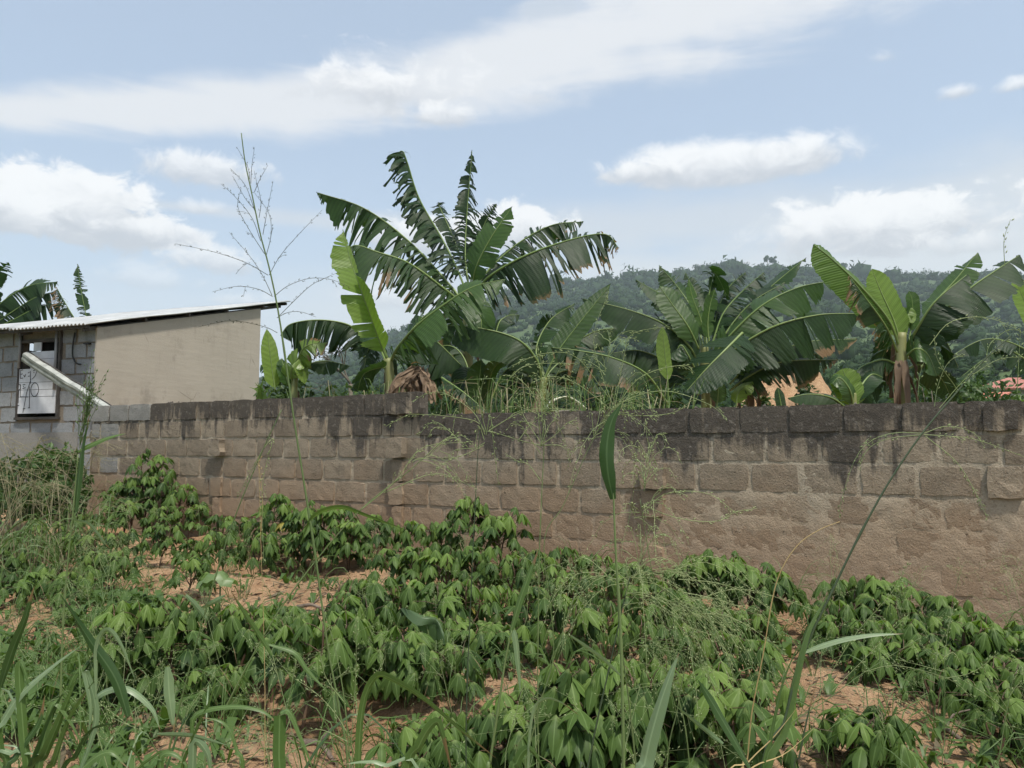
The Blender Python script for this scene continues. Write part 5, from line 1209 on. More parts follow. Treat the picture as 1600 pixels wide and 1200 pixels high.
# the tallest stalk against the sky
z3 = lambda pts: [(250 + a / 3, 200 + b / 3) for a, b in pts]
grass('tallest grass stalk, its thin open seed head rising against the sky above the house', 1.8,
      stem=[(545, 1240), (530, 1110), (512, 1010), (490, 850), (460, 660), (437, 500), (421, 420), (407, 367), (393, 300), (383, 253), (377, 208)], stem_w=9, seed_mat='seed_dark', seed=1,
      panicle=[z3(q) for q in ([(548, 890), (600, 865), (660, 862), (730, 885)], [(555, 885), (640, 800), (720, 730), (840, 675)], [(535, 790), (600, 740), (700, 705), (800, 710), (890, 745)],
               [(512, 690), (560, 605), (640, 510), (760, 385)], [(507, 690), (400, 630), (250, 580), (70, 542)], [(525, 785), (480, 690), (420, 600), (325, 490)], [(528, 790), (460, 755), (360, 742), (245, 768)],
               [(490, 590), (420, 480), (365, 370), (380, 280)], [(472, 530), (430, 420), (350, 320), (285, 262)], [(497, 600), (520, 500), (510, 400), (440, 300)], [(482, 500), (500, 400), (530, 250)],
               [(442, 380), (400, 330), (340, 225)], [(464, 420), (472, 340), (440, 200)], [(442, 300), (468, 240), (505, 175)], [(445, 390), (400, 270), (330, 190)], [(550, 960), (500, 935), (400, 910), (310, 905), (180, 932)], [(420, 240), (410, 180), (360, 90)], [(425, 260), (430, 180), (443, 90)])],
      blades=[([(470, 850), (490, 808), (530, 793), (570, 805), (640, 830)], 13, 'grass', dict(free=1, face=.55))])
# diagonal thick stalk at right
z6 = lambda pts: [(950 + a * .40625, 600 + b * .40625) for a, b in pts]
zr = lambda pts: [(1300 + a * .2583, 330 + b * .2583) for a, b in pts]
grass('thick dark grass stalk leaning right across the bare wall, seed head drooping over it', 1.6,
      stem=[(1185, 1250), (1225, 1130), (1243, 1060), (1266, 996), (1298, 929), (1336, 850), (1385, 760), (1441, 677), (1500, 607), (1540, 560), (1578, 526)], stem_w=11, stem_mat='stem_dark', seed=2,
      panicle=[z6(q) for q in ([(1210, 190), (1100, 188), (1010, 220), (950, 290), (900, 440), (890, 510)], [(1215, 190), (1300, 163), (1400, 185), (1450, 240)], [(1215, 195), (1300, 200), (1420, 215), (1600, 280)],
               [(1220, 200), (1340, 300), (1420, 430), (1460, 520)], [(1210, 195), (1080, 210), (1000, 250), (960, 330)])], panicle2=[zr(q) for q in ([(650, 1190), (780, 1040), (930, 890), (1080, 760)], [(590, 810), (700, 680), (850, 640), (1000, 660), (1160, 740)], [(620, 1180), (640, 1060), (700, 920), (790, 860)], [(930, 890), (960, 800), (1060, 720), (1120, 720)], [(1045, 330), (1042, 170), (1080, 50)], [(820, 1010), (1000, 900), (1150, 880)], [(1120, 1100), (1130, 900), (1140, 730)], [(520, 1120), (530, 1000), (560, 900)], [(760, 1080), (640, 900), (620, 760)])],
      blades=[([(1190, 1240), (1222, 1140), (1240, 1060), (1262, 985), (1296, 925)], 22, 'grass', dict(face=.7, fold=.6)), ([(1257, 1019), (1298, 1004), (1350, 993), (1412, 990)], 13, 'grass_pale', dict(free=1, face=.75))])
grass('straw coloured dry grass stalk bending over to the right at its tip', 1.7, stem=[(1160, 1240), (1168, 1185), (1175, 1112), (1193, 1019), (1207, 935), (1222, 888), (1248, 850), (1280, 828), (1312, 815)], stem_w=6, stem_mat='straw', seed=3)
grass('single broad grass blade standing upright before the wall on a pale stalk', 1.25, stem=[(975, 1250), (970, 1000), (962, 860), (958, 760)], stem_w=15, stem_mat='stem_green', seed=4,
      blades=[([(958, 780), (950, 740), (948, 700), (955, 660), (972, 628)], 28, 'grass_dark', dict(free=1, face=.98, fold=.1, twist=0))])
grass('green stalk with bristly closed seed head and one side blade before the house corner', 1.9,
      stem=[(90, 1240), (97, 1010), (104, 900), (114, 800), (122, 710)], stem_w=9, seed=5, seed_mat='grass', cloud=[(130, 668, 26, 95, (10, -60), .13, .0)],
      blades=[([(122, 706), (145, 694), (172, 683), (198, 677)], 10, 'grass', dict(free=1, face=.8)), ([(114, 812), (140, 820), (160, 845), (172, 858)], 7, 'grass_pale', dict(free=1, face=.7)), ([(118, 800), (124, 740), (130, 690), (142, 640)], 14, 'grass_dark', dict(free=1, face=.6))])
# fine panicles over the wall
z7 = lambda pts: [(560 + a * .2125, 560 + b * .2125) for a, b in pts]
grass('straight dark grass stem before the wall with a loose seed head at its top edge', 1.9, stem=[(728, 1240), (729, 1100), (735, 950), (742, 800), (748, 690), (755, 640)], stem_w=6, stem_mat='stem_dark', seed=6,
      panicle=[z7(q) for q in ([(930, 560), (880, 470), (700, 430), (420, 410), (330, 430), (200, 500)], [(930, 540), (850, 400), (720, 300), (610, 250), (500, 260), (390, 320)], [(940, 540), (905, 400), (900, 250), (930, 120)], [(925, 600), (890, 500), (870, 560), (860, 640)], [(930, 620), (850, 660), (720, 670), (640, 740)], [(745, 610), (650, 520), (560, 510), (510, 580)], [(740, 600), (600, 480), (520, 480), (440, 570)], [(940, 560), (970, 420), (990, 600), (1030, 930)], [(920, 640), (800, 700), (640, 760), (560, 860)], [(690, 430), (720, 380), (690, 540)])])
grass('second straight grass stem to its right with arching green seed branches', 1.75, stem=[(842, 1240), (840, 1100), (842, 900), (846, 780), (850, 690), (846, 640)], stem_w=6, seed=7,
      panicle=[z7(q) for q in ([(1340, 640), (1180, 600), (1050, 560), (960, 530)], [(960, 530), (1150, 420), (1300, 375), (1600, 385)], [(1180, 600), (1280, 470), (1400, 390), (1600, 370)], [(1340, 620), (1250, 480), (1200, 380), (1190, 260)], [(1340, 640), (1450, 560), (1540, 470), (1600, 500)], [(1340, 640), (1400, 500), (1460, 420), (1440, 360)], [(1340, 700), (1240, 560), (1200, 500), (1120, 480)], [(1120, 140), (1200, 70), (1330, 40), (1600, 40)], [(1340, 650), (1380, 300), (1340, 60), (1300, -60)], [(1340, 600), (1300, 300), (1180, 150), (1080, 120)], [(1340, 640), (1480, 640), (1560, 700)], [(1340, 900), (1250, 780), (1180, 760), (1080, 700)])],
      cloud=[(850, 640, 16, 100, (20, -60), .6, .5)])
grass('slanting grass stem crossing the wall towards the right with a feathery green head', 1.7, stem=[(800, 1240), (830, 1130), (865, 1020), (850, 850), (880, 790), (920, 700), (955, 640)], stem_w=5, seed=8,
      cloud=[(945, 660, 22, 110, (40, -50), .7, .6), (950, 560, 10, 90, (10, -60), .5, .4)], panicle=[[(955, 640), (990, 620), (1040, 612), (1100, 632), (1128, 655)], [(955, 645), (1000, 650), (1050, 645), (1080, 625)], [(960, 640), (940, 580), (930, 520), (955, 450)], [(960, 640), (975, 560), (990, 520), (1050, 508)], [(960, 640), (1000, 590), (1060, 570), (1090, 580)], [(955, 640), (900, 600), (860, 590), (830, 600)], [(950, 620), (900, 560), (850, 555), (800, 575)]])
grass('feathery grass head hanging beside the broad upright blade', 1.55, stem=[(1080, 1240), (1050, 1050), (1020, 900), (1000, 780)], stem_w=5, seed=9,
      cloud=[(1010, 740, 20, 110, (10, -70), .7, .7), (1000, 800, 12, 90, (30, -30), .8, .6)], panicle=[[(1005, 800), (1040, 770), (1100, 770), (1140, 800)], [(1005, 790), (1060, 810), (1120, 815), (1150, 800), (1185, 795)]])
# the drooping seed masses above the crop
grass('dark leaning stem with a heavy cloud of pale green drooping seed branches', 1.6, stem=[(905, 1250), (918, 1200), (935, 1118), (955, 1030), (972, 952), (985, 900)], stem_w=8, stem_mat='stem_dark', seed=10,
      cloud=[(985, 915, 20, 150, (15, -40), .7, .85), (1000, 900, 15, 165, (70, -10), .45, .65), (965, 905, 8, 130, (-60, -20), .45, .9)])
grass('thick jointed stem with seed sprays falling to its right', 1.7, stem=[(1000, 1250), (994, 1200), (984, 1106), (967, 972), (968, 915)], stem_w=9, seed=11, cloud=[(1040, 940, 24, 120, (70, 10), .5, .7), (1005, 1010, 16, 100, (50, 10), .6, .7)])
grass('twin thin stems with a small curled seed head left of the heavy cloud', 1.8, stem=[(820, 1250), (827, 1168), (865, 1031), (905, 914), (925, 870)], stem_w=5, seed=12, cloud=[(905, 910, 10, 90, (-20, -30), .5, .9)],
      panicle=[[(905, 914), (890, 880), (878, 890), (878, 955)], [(905, 914), (915, 940), (935, 960), (950, 995)], [(900, 930), (915, 980), (930, 1010)], [(910, 900), (930, 870), (960, 850), (1000, 852)], [(910, 905), (940, 890), (985, 900)]])
grass('long seed sprays arching right over the crop below the bare wall', 1.75, stem=[(1040, 1250), (1060, 1100), (1080, 1000), (1095, 940)], stem_w=5, seed=13,
      panicle=[[(1060, 905), (1120, 912), (1170, 930), (1235, 975)], [(1065, 925), (1130, 940), (1190, 965), (1230, 1000)], [(1070, 960), (1130, 960), (1180, 985), (1225, 1020)], [(1075, 980), (1120, 1000), (1150, 1040), (1160, 1090)], [(1080, 940), (1150, 920), (1220, 935), (1290, 960)], [(1050, 900), (1090, 870), (1140, 880), (1190, 930)]], cloud=[(1085, 960, 14, 120, (60, 0), .5, .6)])
grass('slender stems slanting right over the bare mound', 1.7, stem=[(1205, 1240), (1228, 1142), (1290, 1095), (1350, 1051), (1440, 995)], stem_w=4, seed=14, panicle=[[(1320, 1070), (1370, 1080), (1440, 1110), (1510, 1150)], [(1350, 1050), (1400, 1040), (1480, 1060), (1520, 1090)], [(1300, 1080), (1360, 1020), (1420, 960)], [(1260, 1120), (1330, 1000), (1390, 930), (1420, 880)]])
grass('single thin stem with a small tufted head in front of the right patch', 1.7, stem=[(1474, 1250), (1476, 1150), (1476, 1026)], stem_w=5, seed=15, panicle=[[(1476, 1026), (1465, 1022), (1458, 1045)], [(1476, 1026), (1490, 1020), (1500, 1035)], [(1476, 1030), (1482, 980), (1492, 940)], [(1476, 1050), (1440, 1040), (1400, 1030)], [(1476, 1060), (1520, 1050), (1560, 1020)]])
grass('forked pale stem at the far right before the crop', 1.7, stem=[(1555, 1250), (1560, 1190), (1574, 1107), (1584, 1054)], stem_w=6, seed=16, panicle=[[(1574, 1107), (1550, 1070), (1535, 1040)], [(1576, 1090), (1590, 1070), (1605, 1066)], [(1572, 1112), (1540, 1085), (1500, 1060)]])
# stems low left
grass('long green stem slanting up to the right through the left crop', 1.8, stem=[(318, 1240), (332, 1152), (410, 997), (475, 900), (560, 800), (640, 735), (690, 690)], stem_w=7, seed=17, cloud=[(660, 715, 8, 110, (50, -20), .5, .5)], panicle=[[(560, 800), (620, 750), (660, 700), (740, 690)], [(600, 770), (680, 740), (740, 760)]])
grass('grass stem with two short side blades before the left crop', 1.7, stem=[(250, 1250), (262, 1180), (300, 1030), (337, 900), (370, 800), (412, 700), (440, 640)], stem_w=7, seed=18,
      blades=[([(322, 966), (305, 945), (282, 921)], 10, 'grass_pale', dict(free=1)), ([(317, 950), (335, 940), (354, 928)], 10, 'grass_pale', dict(free=1)), ([(425, 1024), (400, 985), (380, 955), (360, 922)], 10, 'grass', dict(free=1))],
      panicle=[[(412, 700), (425, 690), (410, 760), (412, 880)], [(412, 700), (390, 740), (370, 780)]])
grass('bare thin stem with a pale beaded spike in front of the back row', 2.2, stem=[(412, 1250), (414, 1100), (412, 980), (408, 860), (404, 720)], stem_w=3, stem_mat='straw', seed=19, seed_mat='straw', panicle=[[(408, 830), (410, 780), (406, 740), (404, 720)]])
grass('grass stems knotted together low in the centre with a drooping seed tuft', 1.7, stem=[(762, 1250), (766, 1190), (778, 1110), (790, 1030), (800, 985)], stem_w=13, seed=20, blades=[([(797, 990), (812, 940), (826, 900), (842, 855)], 14, 'grass', dict(free=1, face=.8)), ([(802, 984), (806, 1000), (810, 1040), (813, 1084)], 13, 'grass_pale', dict(free=1))])
grass('pair of thin stems left of the arching blade with fine seed branches', 1.6, stem=[(548, 1250), (546, 1180), (536, 1080), (520, 1000), (500, 940)], stem_w=6, seed=21, panicle=[[(546, 1150), (520, 1110), (490, 1080), (460, 1060)], [(546, 1150), (570, 1090), (600, 1030)], [(540, 1100), (510, 1060), (500, 1020)], [(546, 1160), (500, 1140), (470, 1150)], [(548, 1170), (556, 1050), (556, 960)]])
# broad blades along the bottom
B_ = [
 ('broad blade folded sharply over like a paper strip at the bottom', 1.45, [([(436, 1250), (436, 1180), (437, 1118)], 22, 'grass', dict(face=.98, flat_tip=True, fold=.12, twist=0)), ([(438, 1114), (452, 1112), (470, 1150), (492, 1210)], 16, 'grass', dict(free=1, face=.6))]),
 ('long blade arching from the bottom over to the right', 1.5, [([(560, 1250), (562, 1150), (570, 1090), (588, 1057), (610, 1060), (663, 1092), (727, 1147), (778, 1187)], 17, 'grass', dict(face=.75))]),
 ('blade bent over into a sharp peak at the bottom centre', 1.4, [([(635, 1240), (655, 1165), (680, 1128), (692, 1150), (708, 1220)], 19, 'grass', dict(face=.75)), ([(660, 1230), (600, 1195), (570, 1190), (530, 1196)], 9, 'grass_pale', dict(face=.7))]),
 ('wide blue-green glossy blade rising to a point at the bottom right of centre', 1.3, [([(1000, 1260), (1008, 1190), (1026, 1118), (1043, 1066), (1061, 1020)], 32, 'grass_pale', dict(face=.92, fold=.35, twist=.1)), ([(1130, 1162), (1095, 1135), (1050, 1098)], 9, 'grass_pale', dict(free=1)), ([(1172, 1200), (1137, 1139), (1108, 1090), (1090, 1062)], 18, 'grass_dark', dict(free=1))]),
 ('small blades curling over at the bottom beside the knotted stems', 1.5, [([(800, 1250), (808, 1190), (828, 1170), (852, 1205)], 17, 'grass', dict(face=.9)), ([(825, 1240), (832, 1120), (850, 1093), (875, 1097), (908, 1120)], 7, 'grass_pale', dict(face=.8)), ([(891, 993), (943, 1031), (976, 1062)], 8, 'grass_pale', dict(free=1))]),
 ('clump of long blue-green blades filling the lower left corner', 1.5, [
    ([(-30, 1165), (0, 1132), (32, 1085), (75, 1047), (126, 1009)], 18, 'grass_pale', dict(face=.8)), ([(200, 1120), (180, 1060), (140, 1000), (92, 925)], 20, 'grass_dark', dict(free=1, face=.85)), ([(42, 1250), (37, 1150), (30, 1055), (34, 1036), (46, 1075)], 16, 'grass', dict(face=.9)),
    ([(0, 1075), (20, 1015), (38, 970), (54, 915)], 17, 'grass_dark', dict(free=1)), ([(150, 1090), (152, 1010), (168, 984), (190, 1010), (213, 1068)], 10, 'grass_pale', dict(free=1, face=.8)), ([(120, 1220), (150, 1120), (133, 1048), (142, 1100), (138, 1152)], 12, 'grass_pale', dict(free=1)),
    ([(55, 1250), (70, 1150), (84, 1098), (110, 1127), (136, 1180)], 14, 'grass', dict(face=.85)), ([(40, 1250), (70, 1180), (95, 1120), (120, 1060)], 20, 'grass', dict(face=.9)), ([(20, 1250), (50, 1200), (80, 1120), (100, 1080)], 18, 'grass_dark', dict(face=.8)), ([(70, 1250), (85, 1190), (110, 1120), (150, 1060)], 14, 'grass', dict(face=.8)),
    ([(10, 1240), (0, 1170), (-5, 1100), (10, 1030)], 16, 'grass', dict(face=.8)), ([(90, 1250), (120, 1180), (145, 1140), (185, 1130)], 12, 'grass_dark', dict(face=.8)), ([(-20, 1220), (20, 1175), (40, 1176), (75, 1180)], 10, 'grass_pale', dict(face=.8)), ([(0, 1250), (25, 1180), (60, 1130), (70, 1085)], 15, 'grass_dark', dict(face=.85)), ([(100, 1250), (130, 1200), (170, 1175), (200, 1200)], 16, 'grass', dict(face=.85))]),
 ('loose arching blades left of the folded strip', 1.55, [
    ([(262, 1042), (265, 1090), (272, 1145)], 18, 'grass_pale', dict(free=1, face=.97)), ([(140, 1100), (165, 1080), (202, 1077), (237, 1107), (251, 1142)], 14, 'grass_pale', dict(free=1, face=.8)), ([(420, 1007), (460, 1020), (482, 1050), (512, 1080)], 9, 'grass', dict(free=1)),
    ([(300, 1160), (306, 1117), (362, 1104), (412, 1112), (440, 1140)], 10, 'grass', dict(free=1)), ([(245, 1147), (300, 1150), (357, 1165)], 9, 'grass_pale', dict(free=1)), ([(300, 1230), (304, 1160), (325, 1180), (329, 1220)], 16, 'grass_pale', dict(face=.85)), ([(250, 1240), (250, 1185), (275, 1180), (310, 1215)], 13, 'grass', dict(face=.85)), ([(380, 1240), (370, 1170), (350, 1130), (310, 1120)], 9, 'grass', dict(face=.8)), ([(280, 1250), (300, 1160), (330, 1090), (340, 1040)], 8, 'grass', dict(face=.8))]),
 ('yellowing thin blades at the bottom right under the thick stalk', 1.5, [([(1130, 1250), (1170, 1190), (1210, 1150), (1250, 1100)], 3, 'straw', dict(face=.8)), ([(1190, 1250), (1205, 1150), (1225, 1060), (1262, 980)], 7, 'grass', dict(face=.8)), ([(1150, 1250), (1175, 1200), (1230, 1175), (1300, 1110)], 3, 'straw', dict(face=.8)), ([(1240, 1240), (1250, 1180), (1262, 1120), (1280, 1050)], 5, 'stem_dark', dict(face=.8))]),
]
for i, (lab, Y_, bl) in enumerate(B_): grass(lab, Y_, blades=bl, seed=50 + i, root=(bl[0][0][0][0], 1250))
r = np.random.default_rng(301)
for i in range(5):
    px0 = (18, 95, 165, 235, 330)[i]; Y_ = 2.0 + .25 * (i % 3); g = ground_at(px0, Y_)
    t = thing('grass_tuft', g, ['grass tuft filling the very corner at the lower left', 'grass tuft behind the corner tuft at the bottom left', 'grass tuft under the drooping pale blades at the bottom left', 'grass tuft below the hanging pale blade tip', 'sparse grass tuft left of the near bare soil'][i], 'grass', 'low green grass tufts at the bottom left')
    for k in range(9 if i < 4 else 6):
        a = r.uniform(0, 6.28); l = r.uniform(.35, .8); d = np.array([math.cos(a), math.sin(a) * .6, 0]); b = g + d * .04 + r.normal(0, .05, 3) * np.array([1, 1, 0])
        mb = MB(); blade_mesh(mb, np.array([b, b + d * l * .2 + np.array([0, 0, l * .55]), b + d * l * .5 + np.array([0, 0, l * .85]), b + d * l * .85 + np.array([0, 0, l * r.uniform(.3, .8)])]), r.uniform(.006, .013), n=14, seed=i * 40 + k); mb.build('blade', M[['grass', 'grass_dark', 'grass', 'grass_pale'][k % 4]], t)
# grass heap in front of the house
r = np.random.default_rng(71)
for (px, lab, n_, Y_) in ((20, 'arching beige seed grass at the left edge below the white boards', 17, 7.0), (75, 'purplish beige grass with drooping heads left of the bristly stalk', 18, 7.4), (118, 'pale feathery grass tuft at the broken end of the wall', 13, 8.2), (-25, 'dry grass tuft half out of frame beside the boards', 14, 6.5)):
    g = ground_at(px, Y_); t = thing('grass_tuft', g, lab, 'grass', 'dry seed grasses by the house')
    mb, sd2 = MB(), MB()
    for k in range(n_):
        b = g + np.array([r.normal(0, .15), r.normal(0, .15), 0]); top = P(px + r.normal(14, 34), r.uniform(675, 790), Y_ + r.normal(0, .25)); m_ = (b + top) / 2 + np.array([0, 0, .12]); d = np.array([r.normal(.10, .16), r.normal(0, .1), -r.uniform(.02, .16)])
        mb.tube(spline([b, m_, top, top + d], 10), np.linspace(.004, .0015, 10), 3, cap=False)
        for q in range(2): panicle_branch(sd2, np.array([top - (top - m_) * .08 * q, top + d * .5 + r.normal(0, .05, 3), top + d * 1.2 + r.normal(0, .08, 3) - np.array([0, 0, .05])]), r, rad=.0018, every=.034, size=.014, n=7)
    mb.build('stem', M['beige_grass'], t); sd2.build('seed_head', M['beige_grass'], t)
    mb = MB()
    for k in range(26):
        b = g + np.array([r.normal(0, .18), r.normal(0, .18), 0]); a = r.uniform(0, 6.28); l = r.uniform(.4, .9); e = b + np.array([math.cos(a) * l * .5, math.sin(a) * l * .5, l * .75]); blade_mesh(mb, np.array([b, (b + e) / 2 + np.array([0, 0, .15]), e, e + np.array([math.cos(a) * .15, math.sin(a) * .15, -.12])]), .014, n=9, seed=k)
    mb.build('blade', M['grass'], t)
for i, (px, pt_, Y_, wpx) in enumerate(((15, 695, 9.6, 90), (70, 688, 10.4, 90), (112, 700, 10.2, 60), (30, 745, 8.6, 110), (95, 745, 9.0, 80))):
    shrub(px, pt_, Y_, wpx, ['tangled green weed bush below the white boards', 'tangled weed bush reaching the sill of the boarded window', 'weed bush against the broken wall end', 'low weed bush at the left edge in front of the house', 'low dark weed bush left of the tallest cassava'][i], 'bush' if i != 1 else 'weed', 1000, .05, 40 + i, 'weed_bush')
# the big crumpled leaf in the middle
g = ground_at(672, 4.4); t = thing('broad_leaf_plant', g, 'single big crumpled arrow-shaped leaf drooping among the cassava', 'plant')
c0, c1, c2 = P(632, 949, 4.4), P(662, 962, 4.35), P(690, 1000, 4.3)
mb = MB(); pa_ = spline([c0, c1, P(684, 968, 4.35), c2], 12); G = []
for j, c in enumerate(pa_):
    u = j / 11; wd = .085 * math.sin(min(1, u * 1.15 + .08) * 3.0) + .006
    G.append([c + np.array([0.02 * q, -.05 * q, -wd * 1.0 * abs(q) ** 1.2 * (1.5 if q > 0 else .5)]) + np.array([wd * .25 * q, wd * .8 * q, 0]) for q in np.linspace(-1, 1, 7)])
mb.grid(np.array(G)); mb.build('leaf', M['grass_dark'], t)
mb = MB(); mb.tube(spline([g, (g + c1) / 2 + np.array([.02, 0, .02]), c1], 8), .006, 5); mb.build('stem', M['stem_green'], t)
g = ground_at(352, 5.3); t = thing('broad_leaf_plant', g, 'pale upturned broad leaf lying over the bare soil strip', 'plant')
mb = MB(); c = P(340, 900, 5.3); mb.grid(np.array([[c + np.array([x * .12 + y * .02, y * .06, .03 * math.cos(x * 3) - .05 * y * y + .015 * math.sin(x * 9)]) * (1 if True else 0) * np.array([1, 1 - .6 * x * x, 1]) for x in np.linspace(-1, 1, 9)] for y in np.linspace(-1, 1, 5)])); mb.build('leaf', M['grass'], t)
mb = MB(); mb.tube(np.array([g, c + np.array([.02, 0, -.04])]), .006, 5); mb.build('stem', M['stem_green'], t)

# ------------------------------------------------------------------ sticks, weeds, litter
for i, (a, b, lab) in enumerate(((((700, 985), 4.75), ((730, 1003), 4.65), 'short dark stick lying by the big crumpled leaf'), (((470, 880), 6.1), ((505, 905), 6.0), 'grey stick lying on the bare strip near the thin stem'), (((1440, 1152), 3.75), ((1476, 1172), 3.7), 'brown root lying on the bare mound'), (((560, 878), 6.2), ((592, 893), 6.1), 'brown branch lying at the foot of the back row'), (((480, 1160), 3.55), ((520, 1172), 3.5), 'pale split stick on the near bare soil'))):
    p0, p1 = [np.array([*ground_at(q[0][0], q[1])]) for q in (a, b)]; p0[2] += .03; p1[2] += .02; p1 = p1 + (p1 - p0) * .3
    t = thing('stick', (p0 + p1) / 2, lab, 'stick'); mb = MB(); mid = (p0 + p1) / 2 + np.array([0, .03, .03]); mb.tube(spline([p0, mid, p1], 9), np.linspace(.017, .009, 9), 6); mb.tube(spline([mid, mid + np.array([.05, .02, .06]), mid + np.array([.12, 0, .09])], 5), np.linspace(.008, .003, 5), 5); mb.build('branch', M['twig'], t)
def scatter(n, x0, x1, y0, y1, fn, seed):
    r = np.random.default_rng(seed); out = []
    for i in range(n):
        y = y0 + (y1 - y0) * r.random(); x = r.uniform(x0, x1) * y / 5
        if np.dot(np.array([x, y, 0]) - W0 * np.array([1, 1, 0]), WN) < .05: continue
        out.append((x, y))
    return out
r = np.random.default_rng(88)
def cover(px, py):   # how weedy the ground is at a place of the photograph
    d = 0.26
    for cx, cy, sx_, sy_, k in ((100, 1080, 200, 110, .9), (180, 970, 90, 50, .9), (520, 1080, 60, 30, .8), (60, 950, 120, 80, .5), (330, 1130, 160, 60, .45), (1000, 1140, 120, 60, .5), (1330, 1070, 90, 30, .4), (640, 1080, 130, 30, .5), (1540, 1150, 80, 40, .25), (700, 930, 200, 40, .25), (100, 830, 200, 60, .6)):
        d = max(d, k * math.exp(-((px - cx) / sx_) ** 2 - ((py - cy) / sy_) ** 2))
    for cx, cy, sx_, sy_ in ((1335, 1105, 110, 60), (290, 890, 90, 14), (520, 900, 110, 20), (490, 1150, 130, 48)):
        d *= 1 - .95 * math.exp(-((px - cx) / sx_) ** 2 - ((py - cy) / sy_) ** 2)
    return d
vw, fw, vl, fl = [], [], [], []
def to_px(p):
    d = np.asarray(p) - EYE; f = d[1] * CP + d[2] * SP; u = d[2] * CP - d[1] * SP; return 800 + F * d[0] / f, 600 - F * u / f
for (x, y) in scatter(9000, -4.0, 4.0, 2.0, 9.5, None, 3):
    z = float(gz(x, y)); px, py = to_px((x, y, z))
    if r.random() > cover(px, py): continue
    n_ = r.integers(4, 9); hh = r.uniform(.03, .11) * (1.5 if px < 250 and py > 950 else 1)
    for k in range(n_):
        a = r.uniform(0, 6.28); l = hh * r.uniform(.6, 1.3); w_ = l * r.uniform(.06, .22); d = np.array([math.cos(a), math.sin(a), 0]); s_ = np.array([-d[1], d[0], 0]) * w_
        b = np.array([x, y, z]) + d * .01; m_ = b + d * l * .45 + np.array([0, 0, l * .75]); e = b + d * l * 1.05 + np.array([0, 0, l * r.uniform(.25, .9)])
        vw += [b - s_ * .4, b + s_ * .4, m_ + s_, m_ - s_, e]; q = len(vw) - 5; fw += [(q, q + 1, q + 2, q + 3), (q + 3, q + 2, q + 4, q + 4)]
fw3 = []
for f in fw:
    fw3 += [f[:3], (f[0], f[2], f[3])] if f[2] != f[3] else [f[:3]]
fast_mesh('weeds', np.array(vw), np.array(fw3), M['weed'], False, 'stuff')
for (x, y) in scatter(20000, -4.0, 4.0, 2.0, 9.0, None, 4):
    z = float(gz(x, y)); px, py = to_px((x, y, z))
    if r.random() > .42 + .5 * cover(px, py): continue
    a = r.uniform(0, 6.28); l = r.uniform(.012, .075) * (1.4 if r.random() < .1 else .8); w_ = r.uniform(.0015, .008) if r.random() < .75 else l * .25; d = np.array([math.cos(a), math.sin(a), r.normal(0, .25)]); s_ = np.array([-d[1], d[0], r.normal(0, .3)]) * w_
    c = np.array([x, y, z + .006 + r.random() * .02]); vl += [c - d * l, c - s_ + np.array([0, 0, .006]), c + d * l, c + s_]; q = len(vl) - 4; fl += [(q, q + 1, q + 2), (q, q + 2, q + 3)]
fast_mesh('dry_litter', np.array(vl), np.array(fl), M['litter'], False, 'stuff')
vc, fc = [], []
for (x, y) in scatter(9000, -4.0, 4.0, 2.0, 9.0, None, 6):
    z = float(gz(x, y)); s = abs(r.normal(0, .012)) + .005 + (.02 * r.random() if r.random() < .05 else 0)
    V = np.array([(1, 0, 0), (-1, 0, 0), (0, 1, 0), (0, -1, 0), (0, 0, .8), (0, 0, -.8)]) * s * r.uniform(.6, 1.3, (6, 1)) + np.array([x, y, z + s * .2]); q = len(vc); vc += list(V)
    fc += [(q, q + 2, q + 4), (q + 2, q + 1, q + 4), (q + 1, q + 3, q + 4), (q + 3, q, q + 4)]
fast_mesh('soil_clods', np.array(vc), np.array(fc), M['soil'], True, 'stuff')
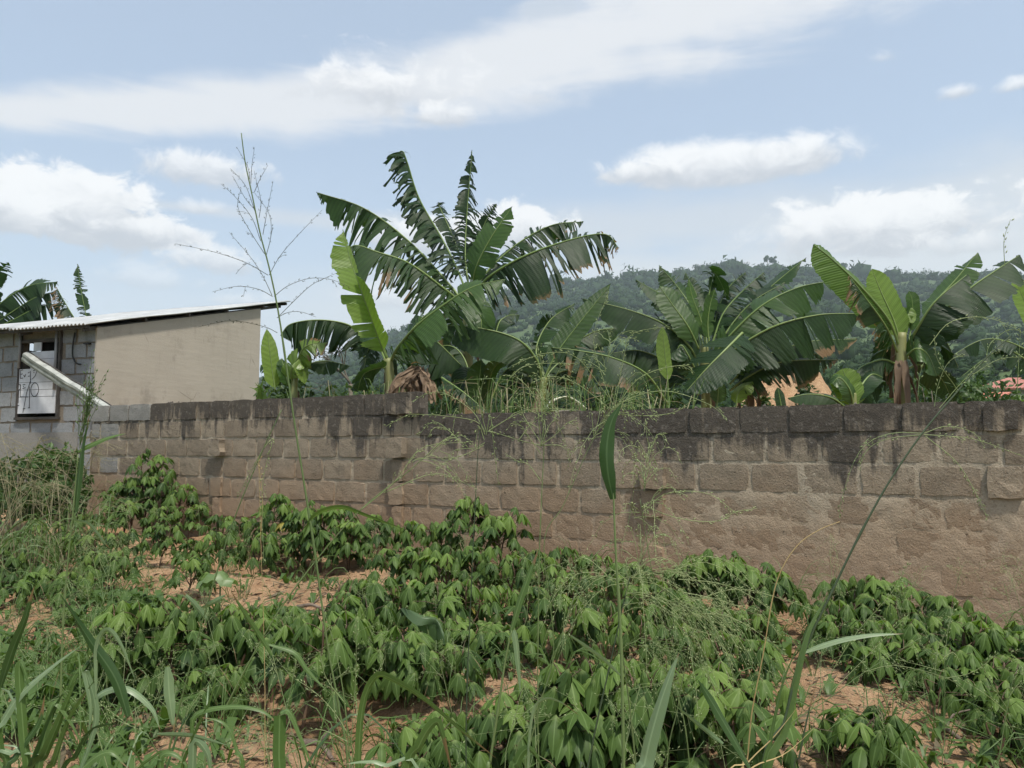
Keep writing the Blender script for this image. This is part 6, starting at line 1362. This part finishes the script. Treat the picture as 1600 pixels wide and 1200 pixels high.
# fine wild grass coming up all through the crop
mb, sd2 = MB(), MB(); r = np.random.default_rng(97)
for (x, y) in scatter(2700, -4.0, 4.0, 2.0, 8.6, None, 9):
    z = float(gz(x, y)); px, py = to_px((x, y, z))
    if r.random() > .9 * cover(px, py): continue
    for k in range(r.integers(3, 8)):
        a = r.uniform(0, 6.28); l = r.uniform(.12, .38); d = np.array([math.cos(a), math.sin(a), 0]); b = np.array([x, y, z]) + d * .01
        blade_mesh(mb, np.array([b, b + d * l * .25 + np.array([0, 0, l * .6]), b + d * l * .6 + np.array([0, 0, l * r.uniform(.5, .95)]), b + d * l * .95 + np.array([0, 0, l * r.uniform(.2, .8)])]), r.uniform(.003, .008), n=7, seed=k)
    if r.random() < .22:
        l = r.uniform(.3, .6); a = r.uniform(0, 6.28); d = np.array([math.cos(a) * .25, math.sin(a) * .25, 1]); b = np.array([x, y, z]); t_ = b + d * l
        sd2.tube(np.array([b, (b + t_) / 2 + r.normal(0, .02, 3), t_]), .0016, 3, cap=False)
        for q in range(6): panicle_branch(sd2, np.array([t_ - d * .03 * q * .6, t_ + r.normal(0, .06, 3), t_ + r.normal(0, .12, 3) - np.array([0, 0, .03])]), r, rad=.0008, every=.02, size=.009, n=6)
o = mb.build('fine_grass', M['weed']); o['kind'] = 'stuff'; o = sd2.build('fine_grass_seed_heads', M['seed']); o['kind'] = 'stuff'
# wild grass standing behind the wall top
mb, sd2 = MB(), MB(); r = np.random.default_rng(93)
for i in range(210):
    px = r.choice([r.uniform(740, 960), r.uniform(560, 640), r.uniform(960, 1060), r.uniform(470, 560)], p=[.6, .12, .18, .1]); Y_ = wall_Y(px) + r.uniform(.5, 1.6); g = ground_at(px, Y_); tp = P(px + r.normal(0, 30), r.uniform(592, 640), Y_)
    m_ = (g + tp) / 2 + r.normal(0, .09, 3); tgt = mb if r.random() < .7 else sd2; blade_mesh(tgt, np.array([g, m_, tp, tp + np.array([r.normal(0, .22), r.normal(0, .08), -r.uniform(-.04, .15)])]), r.uniform(.006, .016), n=8, seed=i)
o = mb.build('wild_grass', M['weed']); o['kind'] = 'stuff'; o = sd2.build('dry_wild_grass', M['beige_grass']); o['kind'] = 'stuff'
